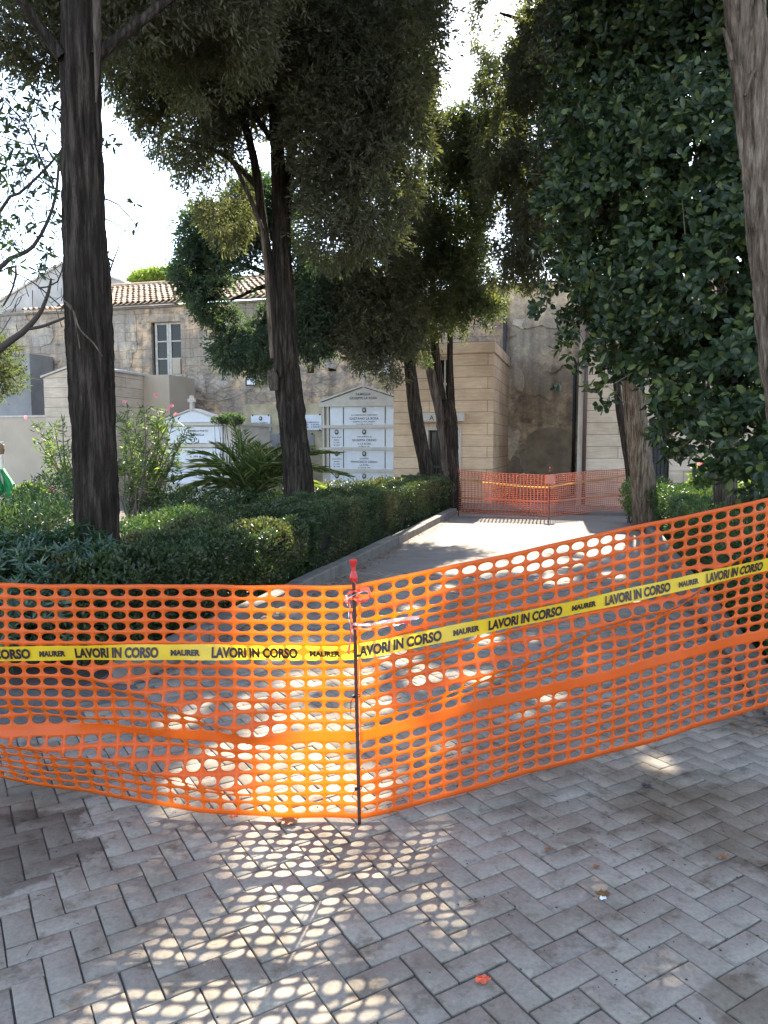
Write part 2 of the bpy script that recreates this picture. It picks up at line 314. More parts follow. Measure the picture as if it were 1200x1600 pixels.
def paver_mat():
    m, n, b = new_mat('grey_paver'); a = N(n, 'Attribute', attribute_name='rnd'); co = coords(n)
    base = ramp(n, a.outputs['Fac'], [(0, (.258, .226, .184)), (.5, (.272, .239, .195)), (1, (.290, .256, .210))])
    f = noise(n, co, 2.1, 7, .62); g = noise(n, co, 60, 4, .7); k = noise(n, co, 9, 6, .7)
    c = mix(n, 1, base, ramp(n, f, [(.34, (.66, .62, .58)), (.55, (1.0, 1.0, 1.0)), (.75, (1.08, 1.07, 1.06))]), 'MULTIPLY')
    c = mix(n, 1, c, ramp(n, g, [(.3, (.80, .80, .80)), (.7, (1.15, 1.15, 1.15))]), 'MULTIPLY')
    c = mix(n, 1, c, ramp(n, k, [(.34, (.62, .58, .54)), (.47, (1, 1, 1)), (.68, (1.0, 1.0, 1.0)), (.74, (1.2, 1.18, 1.15))]), 'MULTIPLY')
    for (sx, sy, rad, colr, edge) in ((*gr(15, 1330)[:2], .34, (.52, .49, .47), .10), (*gr(1130, 1280)[:2], .55, (.66, .62, .56), .45), (*gr(1020, 1235)[:2], .30, (.78, .74, .69), .3), (*gr(1165, 1570)[:2], .12, (.74, .71, .66), .1), (*gr(60, 1235)[:2], .35, (.6, .57, .54), .3)):  # multiplies the paver colour darker in ragged patches around these spots
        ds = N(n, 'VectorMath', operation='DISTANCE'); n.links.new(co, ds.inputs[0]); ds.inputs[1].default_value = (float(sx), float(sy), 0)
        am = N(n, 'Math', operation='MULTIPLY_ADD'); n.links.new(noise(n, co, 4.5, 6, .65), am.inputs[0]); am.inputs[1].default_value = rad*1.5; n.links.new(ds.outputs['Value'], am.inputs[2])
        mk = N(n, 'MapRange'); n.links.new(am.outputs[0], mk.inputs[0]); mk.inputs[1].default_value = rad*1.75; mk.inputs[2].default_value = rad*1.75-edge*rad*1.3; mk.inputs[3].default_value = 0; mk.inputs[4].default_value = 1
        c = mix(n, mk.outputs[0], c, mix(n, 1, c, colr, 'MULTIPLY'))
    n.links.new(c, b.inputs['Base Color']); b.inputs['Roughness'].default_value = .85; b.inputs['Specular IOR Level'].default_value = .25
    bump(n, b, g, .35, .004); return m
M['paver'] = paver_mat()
M['grout'] = plain('joint_sand', (.10, .088, .076), 1, 0, .3, 30)
M['concrete'] = plain('worn_concrete', (.20, .172, .145), .95, 0, .18, 3)
M['brick_patch'] = plain('dark_brick_patch', (.085, .075, .072), .8, 0, .25, 6)

# ---------------------------------------------------------------- SETTING: ground, path, kerbs
UL, UR = -2.80, 1.02                     # inner faces of the two kerbs, in the path's frame
tag(link_mesh('ground', [(-150, -60, -.03), (150, -60, -.03), (150, 400, -.03), (-150, 400, -.03)], [(0, 1, 2, 3)], M['soil']), kind='structure')
def quad_uv(name, u0, u1, v0, v1, z, mat):
    P = [(*XY(u, v), z) for u, v in ((u0, v0), (u1, v0), (u1, v1), (u0, v1))]
    return tag(link_mesh(name, P, [(0, 1, 2, 3)], mat), kind='structure')
quad_uv('path_bed', UL-.3, UR+.3, 3.5, 17.0, -.0065, M['grout'])
P = [(*q, -.0105) for q in ((-6, -2), (6, -2), (6, 4.6), (-6, 4.6))]
tag(link_mesh('forecourt_bed', P, [(0, 1, 2, 3)], M['grout']), kind='structure')
# herringbone pavers as one sheet of bricks with worn, slightly uneven edges
def pavers():
    A = math.radians(31); ca, sa = math.cos(A), math.sin(A); a = .0925; B = []
    for i in range(-170, 171):
        for j in range(-170, 171):
            k = (i-j) % 4
            if k == 0: B.append((i, j, 2, 1))      # along x
            elif k == 2+0 and False: pass
            if (i-j) % 4 == 3: B.append((i, j-0, 1, 2))
    V = []; Fs = []; R = []
    for (i, j, w_, h_) in B:
        x0, y0, x1, y1 = i*a, j*a, (i+w_)*a, (j+h_)*a
        cx, cy = (x0+x1)/2, (y0+y1)/2
        wx, wy = cx*ca-cy*sa-.1, cx*sa+cy*ca+2.9
        u, v = UV(wx, wy)
        infore = (wy > .6 and wy < 4.3 and -3.6 < wx < 3.4 and not (u > UR+.02 and wy > 4.0) and not (wx < -1.75 and wy > 3.9))
        inpath = (v > 3.5 and v < 8.6 and UL < u < UR)
        if not (infore or inpath): continue
        if v < 0: continue
        # the crack: one joint line that opened wide
        side = (wx-.0)*math.cos(math.radians(-56+90))+(wy-2.42)*math.sin(math.radians(-56+90))
        g = .0008+random.random()*.0010; gz = random.gauss(0, .0012); bev = .0022
        sh = .0
        if abs(side) < .32 and wy < 3.2 and abs(wx) < .9: g += .0018*(1-abs(side)/.32); gz += random.gauss(0, .0015)
        r = RNG.random(); tx, ty = random.gauss(0, .004), random.gauss(0, .004)
        ring = []; cj = [(abs(random.gauss(0, .0016))*(1 if q_ in (0, 3) else -1), abs(random.gauss(0, .0016))*(1 if q_ < 2 else -1)) for q_ in range(4)]
        for (ins, z) in ((g, -.012), (g, -bev), (g+bev, 0)):
            for q_, (px, py) in enumerate(((x0+ins, y0+ins), (x1-ins, y0+ins), (x1-ins, y1-ins), (x0+ins, y1-ins))):
                px += cj[q_][0]; py += cj[q_][1]
                zz = z+(gz+tx*(px-cx)+ty*(py-cy) if z > -.0105 else 0)
                ring.append((px*ca-py*sa-.1, px*sa+py*ca+2.9, zz))
        b = len(V); V += ring
        for l in (0, 1):
            for k in range(4): Fs.append((b+l*4+k, b+l*4+(k+1) % 4, b+l*4+4+(k+1) % 4, b+l*4+4+k)); R.append(r)
        Fs.append((b+8, b+9, b+10, b+11)); R.append(r)
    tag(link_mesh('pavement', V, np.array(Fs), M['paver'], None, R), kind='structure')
pavers()
quad_uv('path', UL, UR, 8.6, 16.95, -.001, M['concrete'])
quad_uv('chapel_forecourt', -9, 12, 16.9, 24, -.004, M['concrete'])
def kerb(name, u0, u1, v0, v1):
    mb = MB(); v = v0
    while v < v1:
        L = min(1.0, v1-v); j = random.uniform(-.006, .006); hh = .13+random.uniform(-.008, .008); b = .012
        prof = [(u0+j, -.02), (u1+j, -.02), (u1+j, hh-b), (u1+j-b, hh), (u0+j+b, hh), (u0+j, hh-b)]
        V = [(*XY(p, v+.004), z) for p, z in prof]+[(*XY(p, v+L-.004), z) for p, z in prof]
        mb.add(V, [(5, 4, 3, 2, 1, 0), (6, 7, 8, 9, 10, 11)]+[(i, (i+1) % 6, (i+1) % 6+6, i+6) for i in range(6)], random.random()); v += L
    tag(mb.build(name, M['kerb']), kind='structure')
kerb('kerb', UL-.16, UL, 4.1, 16.4)
kerb('kerb', UR, UR+.14, 4.35, 17.2)
# the low concrete lip where the path ends
mb = MB(); V = [(*XY(u, v), z) for u in (UL, UR) for v in (16.95, 17.25) for z in (-.02, .07)]
mb.add(V, [(0, 1, 3, 2), (4, 6, 7, 5), (0, 4, 5, 1), (2, 3, 7, 6), (1, 5, 7, 3)]); tag(mb.build('threshold_kerb', M['concrete']), kind='structure')
# flat sheet with a wavy outline, in one material
def blob_sheet(name, cx, cy, rx, ry, z, mat, seed):
    rs = random.Random(seed); ph = [rs.random()*6.3 for _ in range(4)]; n = 60
    V = [(cx, cy, z)]+[(cx+rx*math.cos(t)*q, cy+ry*math.sin(t)*q, z) for t in [2*math.pi*i/n for i in range(n)] for q in [1+.14*math.sin(3*t+ph[0])+.07*math.sin(7*t+ph[1])+.04*math.sin(13*t+ph[2])]]
    return link_mesh(name, V, [(0, i+1, (i+1) % n+1) for i in range(n)], mat)

# ---------------------------------------------------------------- BUILDINGS
def wall_holes(mb, x0, x1, z0, z1, y, holes, depth, r=.5):
    xs = sorted({x0, x1}|{h[0] for h in holes}|{h[1] for h in holes}); zs = sorted({z0, z1}|{h[2] for h in holes}|{h[3] for h in holes})
    for i in range(len(xs)-1):
        for j in range(len(zs)-1):
            cx, cz = (xs[i]+xs[i+1])/2, (zs[j]+zs[j+1])/2
            if any(h[0] < cx < h[1] and h[2] < cz < h[3] for h in holes): continue
            mb.add([(xs[i], y, zs[j]), (xs[i+1], y, zs[j]), (xs[i+1], y, zs[j+1]), (xs[i], y, zs[j+1])], [(0, 1, 2, 3)], r)
    for a, b, c, d in holes:
        mb.add([(a, y, c), (b, y, c), (b, y, d), (a, y, d), (a, y+depth, c), (b, y+depth, c), (b, y+depth, d), (a, y+depth, d)], [(0, 4, 5, 1), (1, 5, 6, 2), (2, 6, 7, 3), (3, 7, 4, 0)], r)
def rect(pxa, pya, pxb, pyb, v):
    a = pv(pxa, (pya+pyb)/2, v)[0]; b = pv(pxb, (pya+pyb)/2, v)[0]; cx = (pxa+pxb)/2
    return a, b, pv(cx, pyb, v)[1], pv(cx, pya, v)[1]
VO = 23.5
def old_building():
    t = bthing('old_stone_building', 'long old stone building with peeling stained render and a tiled roof, behind the trees', 'building', 0, VO)
    uL = -34; uR = 6
    zt = pv(300, 474, VO)[1]
    hs = [rect(237, 503, 283, 588, VO), rect(568, 538, 602, 578, VO), rect(480, 571, 491, 583, VO), rect(513, 568, 525, 580, VO)]
    mb = MB(); wall_holes(mb, uL, uR, -.05, zt, 0, hs, .32)
    mb.add([(uL, 0, zt), (uR, 0, zt), (uR, 6, zt), (uL, 6, zt)], [(0, 1, 2, 3)]); mb.add([(uR, 0, 0), (uR, 6, 0), (uR, 6, zt), (uR, 0, zt)], [(0, 1, 2, 3)])
    mb.build('wall', M['oldwall'], t)
    for h, rows, broken in ((hs[0], 3, True), (hs[1], 2, False)):
        a, b, c, d = h; m2 = MB(); y0, y1 = .12, .18; fw = .09
        # two casements, each with its stiles and glazing bars
        mid = (a+b)/2+.03
        for (s0, s1) in ((a+.07, mid), (mid+.012, b)):
            m2.box(s0, s0+fw, y0, y1, c, d); m2.box(s1-fw*.8, s1, y0, y1, c, d)
            for q in range(rows+1):
                z = c+(d-c-.07)*q/rows; m2.box(s0+fw, s1-fw*.8, y0+.004, y1-.004, z, z+.07 if q in (0, rows) else z+.045)
        w_ = m2.build('window', M['woodpale'], t)
        g = MB(); g.add([(a, .155, c), (b, .155, c), (b, .155, d), (a, .155, d)], [(0, 1, 2, 3)]); g.build('pane', M['glass'], w_)
        if broken: p = MB(); p.box(b-.42, b-.10, .10, .118, c+.08, c+.62); p.build('board', M['plaster_beige'], w_)
    s_ = MB(); a, b, c, d = hs[1]; s_.box(a-.12, a, -.03, .05, c-.02, d+.1); s_.box(b, b+.12, -.03, .05, c-.02, d+.1); s_.box(a-.16, b+.16, -.06, .05, c-.12, c-.02); s_.build('window_surround', M['limestone'], t)
    for h in hs[2:]:
        g = MB(); a, b, c, d = h; g.add([(a, .3, c), (b, .3, c), (b, .3, d), (a, .3, d)], [(0, 1, 2, 3)]); g.build('hole_back', plain('rust_stone', (.14, .07, .04), .9), t)
    # eaves moulding and clay tiles
    SOF = plain('weathered_eaves', (.22, .18, .14), .95, 0, .4, 4)
    e = MB(); e.box(uL, 2.9, -.07, .02, zt-.09, zt-.02); e.build('eaves_band', SOF, t)
    r0 = pv(95, 480, VO)[0]; r1 = pv(640, 470, VO)[0]
    zr = pv(240, 446, VO+3.0)[1]; zt2 = zt+.04
    tl = MB(); pitch = .235; n = int((r1-r0)/pitch); rows = 9
    for i in range(n):
        uc = r0+(i+.5)*pitch+random.gauss(0, .006)
        for q in range(rows):
            y0 = -.28+(3.28)*q/rows; y1 = -.28+3.28*(q+1)/rows+.05
            za = zt2+(zr-zt2)*q/rows+.035; zb = zt2+(zr-zt2)*(q+1)/rows+.0
            rr = RNG.random(); A = [math.pi*k/6 for k in range(7)]; jx = random.gauss(0, .006)
            V = [(uc+jx-.085*math.cos(t_), y0, za+.085*math.sin(t_)) for t_ in A]+[(uc+jx-.07*math.cos(t_), y1, zb+.07*math.sin(t_)) for t_ in A]
            V += [(uc+jx-.065*math.cos(t_), y0, za+.065*math.sin(t_)) for t_ in A]
            tl.add(V, [(k, k+1, k+8, k+7) for k in range(6)]+[(k, k+14, k+15, k+1) for k in range(6)], rr)
    pan = MB(); pan.add([(r0, -.2, zt2), (r1, -.2, zt2), (r1, 3.0, zr), (r0, 3.0, zr)], [(0, 1, 2, 3)])
    pan.add([(r0, -.2, zt2-.05), (r1, -.2, zt2-.05), (r1, -.2, zt2), (r0, -.2, zt2)], [(0, 1, 2, 3)]); pan.add([(r1, -.2, zt2), (r1, 3, zt2), (r1, 3, zr)], [(0, 1, 2)])
    rf = pan.build('roof', plain('roof_channel', (.10, .07, .05), .95), t)
    m, nn, b = new_mat('clay_tiles'); at = N(nn, 'Attribute', attribute_name='rnd'); c1 = ramp(nn, at.outputs['Fac'], [(0, (.22, .15, .10)), (.35, (.42, .27, .18)), (.75, (.52, .37, .26)), (1, (.45, .40, .33))])
    c1 = mix(nn, 1, c1, ramp(nn, noise(nn, coords(nn), 7, 5), [(.35, (.6, .58, .55)), (.6, (1.1, 1.1, 1.1))]), 'MULTIPLY'); nn.links.new(c1, b.inputs['Base Color']); b.inputs['Roughness'].default_value = .9
    M['claytile'] = m; tl.build('roof_tiles', m, rf)
    rd = MB(); rd.tube([(r0, 3.02, zr+.05), (r1, 3.02, zr+.05)], .11, 8); rd.build('ridge_tiles', m, rf)
    # first row of tiles over the left stretch
    t2 = MB(); u = uL+14
    while u < r0-.1:
        A = [math.pi*k/5 for k in range(6)]
        for (yy, zz) in ((-.26, zt2),):
            V = [(u-.085*math.cos(q), yy, zz+.085*math.sin(q)) for q in A]+[(u-.08*math.cos(q), .8, zz+.14+.08*math.sin(q)) for q in A]+[(u-.06*math.cos(q), yy, zz+.06*math.sin(q)) for q in A]
            t2.add(V, [(k, k+1, k+7, k+6) for k in range(5)]+[(k, k+12, k+13, k+1) for k in range(5)], RNG.random())
        u += .235
    t2.build('eaves_tiles', m, t)
    # the rendered bay between the two chapels, with its walled-up arch and ragged patches
    a0 = pv(782, 600, VO-.05)[0]; a1 = pv(915, 600, VO-.05)[0]; zb = pv(840, 446, VO)[1]
    b_ = MB(); b_.box(a0, a1, -.10, -.003, -.05, zb+.1); b_.build('rendered_bay', M['recess'], t)
    x0, z_ = pv(824, 664, VO-.1); x1 = pv(899, 664, VO-.1)[0]; nseg = 14
    poly = [(x0, 0), (x1, 0), (x1, z_-.35)]+[(x0+(x1-x0)*(1-k/nseg), z_-.35+.38*math.sin(math.pi*(.12+.76*k/nseg))-.10) for k in range(nseg+1)]+[(x0, z_-.4)]
    ni = MB(); ni.prism([(p, q) for p, q in poly], -.125, -.104); ni.build('blocked_arch', M['niche'], t)
    iv = []; 
    return t, zt
OB, ZT = old_building()
def ragged(mb, cx, cz, rx, rz, y0, y1, seed):
    rs = random.Random(seed); n = 22; ph = [rs.random()*6.3 for _ in range(5)]
    mb.prism([(cx+rx*math.cos(t)*q, cz+rz*math.sin(t)*q) for t in [2*math.pi*i/n for i in range(n)] for q in [1+.22*math.sin(3*t+ph[0])+.15*math.sin(5*t+ph[1])+.1*rs.uniform(-1, 1)]], y0, y1)
PM = [oldwall('light_render', (.62, .53, .42), (.34, .30, .25), False, (.50, .45, .38)), oldwall('brown_render', (.36, .29, .21), (.17, .145, .115), False, (.28, .23, .18)), M['recess']]
# patches of fallen render: raised edges of what is left
for i, (px, py, a, b) in enumerate([(803, 590, .28, .5), (820, 640, .35, .45), (845, 600, .4, .5), (800, 690, .2, .5), (806, 730, .18, .35), (870, 560, .5, .4), (815, 505, .22, .16), (795, 520, .14, .22), (850, 500, .6, .3)]):
    c = pv(px, py, VO-.1); fr = MB(); ragged(fr, c[0], c[1], a*1.1, b*.9, -.128-.0035*i, -.102, 40+i); fr.build('render_patch', PM[i % 3], OB)
SCM = oldwall('peeling_render', (.52, .43, .32), (.26, .23, .20), True, (.42, .37, .32))
for i, (px, py, a, b) in enumerate([(345, 545, .7, .55), (365, 565, .7, .4), (330, 600, .8, .3), (380, 540, .7, .5), (196, 530, .5, .8), (360, 500, .5, .3), (30, 520, 1.4, .7), (420, 610, .5, .2), (500, 540, .9, .6)]):
    c = pv(px, py, VO); sc = MB(); ragged(sc, c[0], c[1], a, b, -.008-.0035*i, .01, 70+i); sc.build('render_patch', SCM, OB)

# a taller plastered building behind, with a shallow gable
tb = bthing('plastered_building', 'grey plastered building with a low gable rising behind the old eaves at the left', 'building', 0, 28)
pr = [(-60, 500), (-60, 492), (0, 472), (98, 413), (130, 420), (190, 440), (232, 462), (232, 520)]
poly = [pv(a, b, 28.0) for a, b in pr]; poly = [(poly[0][0]-9, 0)]+[(poly[1][0]-9, poly[1][1]-1.4)]+poly[2:-1]+[(poly[-1][0], 0)]
mb = MB(); mb.prism(poly, 0, 5); mb.build('wall', M['plaster_grey'], tb)
mb = MB(); e = poly[1:-1]
for k in range(len(e)-1):
    (a, b), (c, d) = e[k], e[k+1]; mb.add([(a, -.08, b+.01), (c, -.08, d+.01), (c, 5, d+.01), (a, 5, b+.01), (a, -.08, b+.09), (c, -.08, d+.09), (c, 5, d+.09), (a, 5, b+.09)], [(0, 1, 5, 4), (4, 5, 6, 7), (3, 2, 1, 0)])
mb.build('coping', M['limestone'], tb)

# travertine chapel at the middle
VC = 19.6
def chapel():
    uA = pv(615, 700, VC)[0]; uB = pv(770, 700, VC)[0]; zt = pv(768, 533, VC)[1]
    t = bthing('family_chapel', 'honey coloured travertine chapel block with a dark doorway behind the forked trunks', 'chapel', uA, VC); W = uB-uA
    f = lambda r_: (r_[0]-uA, r_[1]-uA, r_[2], r_[3])
    door = f(rect(669, 672, 715, 797, VC)); win = f(rect(681, 557, 706, 643, VC)); door = (door[0], door[1], .02, door[3])
    mb = MB(); wall_holes(mb, 0, W, -.05, zt-.28, 0, [door, win], .25)
    mb.add([(W, 0, -.05), (W, 3.85, -.05), (W, 3.85, zt-.28), (W, 0, zt-.28)], [(0, 1, 2, 3)]); mb.add([(0, 0, -.05), (0, 3.85, -.05), (0, 3.85, zt-.28), (0, 0, zt-.28)], [(3, 2, 1, 0)])
    mb.build('wall', M['travertine'], t)
    c = MB(); c.box(-.03, W+.03, -.03, 3.85, zt-.28, zt); c.build('cornice', M['travertine'], t)
    d = MB(); d.box(door[0], door[1], .2, .24, door[2], door[3]); dr = d.build('door', M['glass'], t)
    k = MB(); a, b, z0, z1 = door
    for x in (a, (a+b)/2-.025, b-.05): k.box(x, x+.05, .16, .198, z0, z1)
    for z in (z0, z0+.9, z1-.06): k.box(a+.05, b-.05, .165, .195, z, z+.06)
    for q in range(1, 5): k.box(a+.05+(b-a-.1)*q/5-.008, a+.05+(b-a-.1)*q/5+.008, .17, .19, z0, z1)
    k.build('door_frame', M['black'], dr)
    s = MB(); s.box(a-.09, a, -.025, .02, 0, z1+.09); s.box(b, b+.09, -.025, .02, 0, z1+.09); s.box(a, b, -.025, .02, z1, z1+.09); s.build('door_surround', M['limestone'], t)
    h = f(rect(656, 649, 726, 659, VC)); s = MB(); s.box(h[0], h[1], -.28, -.002, h[2], h[3]+.06); hd = s.build('door_hood', M['limestone'], t)
    aa = f(rect(674, 652, 679, 657, VC)); txt('letter', 'A', (aa[0], -.285, aa[2]), .13, M['ink'], hd)
    g = MB(); a, b, z0, z1 = win; g.box(a, b, .2, .23, z0, z1); wn = g.build('window', M['glass'], t)
    g = MB(); g.box(a, a+.05, .14, .19, z0, z1); g.box(b-.05, b, .14, .19, z0, z1); g.box(a+.05, b-.05, .14, .19, z1-.07, z1); g.box(a+.05, b-.05, .14, .19, z0+.7, z0+.76); g.box((a+b)/2-.02, (a+b)/2+.02, .145, .185, z0, z1-.07); g.build('frame', M['limestone'], wn)
    # marks of the missing lettering over the window
    c2 = MB(); c2.box(a-.05, b+.35, -.012, -.002, z1+.12, z1+.42); c2.build('lintel_panel', M['limestone'], t)
    return t
FONT = None
def txt_mesh(body, size=1.0, offset=0.0, shear=0):
    cu = bpy.data.curves.new('t', 'FONT'); cu.body = body; cu.size = size; cu.offset = offset; cu.shear = shear; cu.resolution_u = 3
    o = bpy.data.objects.new('t', cu); C.objects.link(o); dg = bpy.context.evaluated_depsgraph_get(); dg.update()
    me = bpy.data.meshes.new_from_object(o.evaluated_get(dg)); V = np.array([v.co[:] for v in me.vertices]); Fs = [tuple(p.vertices) for p in me.polygons]
    bpy.data.objects.remove(o); bpy.data.curves.remove(cu); bpy.data.meshes.remove(me); return V, Fs
def txt(name, body, at_, h, mat, parent, width=None, center=False):
    V, Fs = txt_mesh(body, 1.0, .02); k = h/.72; V = V*k
    wd = V[:, 0].max()-V[:, 0].min()
    if width: V[:, 0] *= width/wd; wd = width
    x0 = at_[0]-(wd/2 if center else 0)-V[:, 0].min()
    return link_mesh(name, [(x0+a, at_[1], at_[2]+b) for a, b, _ in V], Fs, mat, parent)
chapel()
# right-hand chapel
def chapel_right():
    uA = pv(904, 650, VC)[0]; zt = pv(930, 545, VC)[1]
    t = bthing('family_chapel', 'pale travertine chapel with a brown downpipe on its front, partly behind the big leafed tree', 'chapel', uA, VC)
    f = lambda r_: (r_[0]-uA, r_[1]-uA, r_[2], r_[3]); d = f(rect(1012, 654, 1046, 790, VC)); d = (d[0], d[1], .02, d[3])
    mb = MB(); W = 7.5; wall_holes(mb, 0, W, -.05, zt+1.2, 0, [d], .25); mb.add([(0, 0, -.05), (0, 3.9, -.05), (0, 3.9, zt+1.2), (0, 0, zt+1.2)], [(3, 2, 1, 0)]); mb.add([(0, 0, zt+1.2), (W, 0, zt+1.2), (W, 3.9, zt+1.2), (0, 3.9, zt+1.2)], [(0, 1, 2, 3)])
    mb.build('wall', M['travertine_pale'], t)
    k = MB(); k.box(d[0], d[1], .2, .24, d[2], d[3]); dr = k.build('door', plain('dark_green_door', (.02, .035, .04), .4), t)
    k = MB()
    for q in range(7): x = d[0]+(d[1]-d[0])*q/6; k.box(x-.012, x+.012, .14, .17, d[2], d[3])
    for z in (.5, 1.2, d[3]-.05): k.box(d[0], d[1], .145, .165, z, z+.04)
    k.build('door_grille', M['black'], dr)
    s = MB(); s.box(-.012, .16, -.012, -.002, 0, zt+.9); s.build('corner_pilaster', M['limestone'], t)
    return t
chapel_right()
def downpipe(px, v, y0, y1, r, mat, label):
    u, z1 = pv(px, y0, v); x, y = XY(u, v); t = thing('downpipe', label, 'downpipe', (x, y, 0), -TH)
    p = MB(); p.tube([(0, 0, .02), (0, 0, z1)], r, 12); p.build('pipe', mat, t, True)
    for k in range(3):
        z = .8+(z1-1)*k/2; b = MB(); b.tube([(0, 0, z), (0, 0, z+.05)], r*1.25, 12); b.box(-.02, .02, r*.9, r+.06, z+.01, z+.04); b.build('bracket', mat, t)
downpipe(789.5, 23.3, 470, 745, .055, M['pipe'], 'dark grey downpipe standing against the side of the honey coloured chapel')
downpipe(919, 19.5, 440, 735, .05, M['pipe_brown'], 'brown downpipe running down the front of the pale right hand chapel')
downpipe(899, 23.28, 570, 735, .05, M['black'], 'thin black downpipe in the corner beside the blocked arch')
# left side: annex walls and pale chapel
def slab(name, label, cat, px0, py0, px1, v, dv, mat, part='wall', cope=True, sides=None):
    a, z1 = pv(px0, py0, v); b = pv(px1, py0, v)[0]; t = bthing(name, label, cat, a, v)
    mb = MB(); mb.box(0, b-a, 0, dv, -.05, z1-.06 if cope else z1); mb.build(part, mat, t)
    if cope: c = MB(); c.box(-.03, b-a+.03, -.03, dv+.03, z1-.06, z1); c.build('coping', M['limestone'], t)
    return t
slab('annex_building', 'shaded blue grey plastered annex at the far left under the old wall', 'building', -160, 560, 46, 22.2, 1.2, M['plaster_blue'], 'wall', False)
slab('garden_wall', 'low beige plastered wall at the far left beyond the shrubs', 'wall', -200, 652, 76, 20.0, .3, M['plaster_beige'])
slab('tomb_wall', 'beige plastered wall block between the pale gabled chapel and the cross topped tomb', 'wall', 200, 587, 264, 21.3, 1.6, M['plaster_beige'], 'wall', False)
def pale_chapel():
    a = pv(70, 650, 19.8)[0]; b = pv(181, 650, 19.8)[0]; t = bthing('pale_chapel', 'white travertine chapel with a low gable behind the thick left trunk', 'chapel', a, 19.8); W = b-a
    zs = pv(70, 590, 19.8)[1]; zp = pv(128, 572, 19.8)[1]; zr = pv(181, 580, 19.8)[1]
    mb = MB(); mb.prism([(0, -.05), (W, -.05), (W, zr), (W*.5, zp+.05), (0, zs)], 0, 2.2); mb.build('wall', M['travertine_pale'], t)
    c = MB()
    for (x0, z0, x1, z1) in ((-.06, zs-.01, W*.5, zp+.055), (W*.5, zp+.055, W+.06, zr-.01)):
        c.add([(x0, -.06, z0), (x1, -.06, z1), (x1, 2.2, z1), (x0, 2.2, z0), (x0, -.06, z0+.06), (x1, -.06, z1+.06), (x1, 2.2, z1+.06), (x0, 2.2, z0+.06)], [(0, 1, 5, 4), (4, 5, 6, 7), (3, 2, 1, 0), (1, 2, 6, 5), (0, 4, 7, 3)])
    c.build('roof_slab', M['limestone'], t)
pale_chapel()
# tombs
def cross(name, px, py0, py1, v, wpx, mat, parent, u0):
    a, z1 = pv(px, py0, v); z0 = pv(px, py1, v)[1]; a -= u0; h = z1-z0; k = wpx/1164*v*1.05/2
    mb = MB(); mb.box(a-.045, a+.045, -.045, .045, z0, z1); mb.box(a-k, a-.045, -.04, .04, z0+h*.58, z0+h*.58+.09); mb.box(a+.045, a+k, -.04, .04, z0+h*.58, z0+h*.58+.09); return mb.build(name, mat, parent)
def portrait(u, z, y, r, parent):
    n = 16; mb = MB(); mb.prism([(u+r*.8*math.cos(2*math.pi*i/n), z+r*math.sin(2*math.pi*i/n)) for i in range(n)], y-.02, y); o = mb.build('portrait_oval', M['black'], parent)
    mb = MB(); mb.prism([(u+r*.5*math.cos(2*math.pi*i/n), z+r*.1+r*.55*math.sin(2*math.pi*i/n)) for i in range(n)], y-.028, y-.021); mb.build('portrait_photo', plain('sepia_photo', (.35, .32, .3), .3), o)
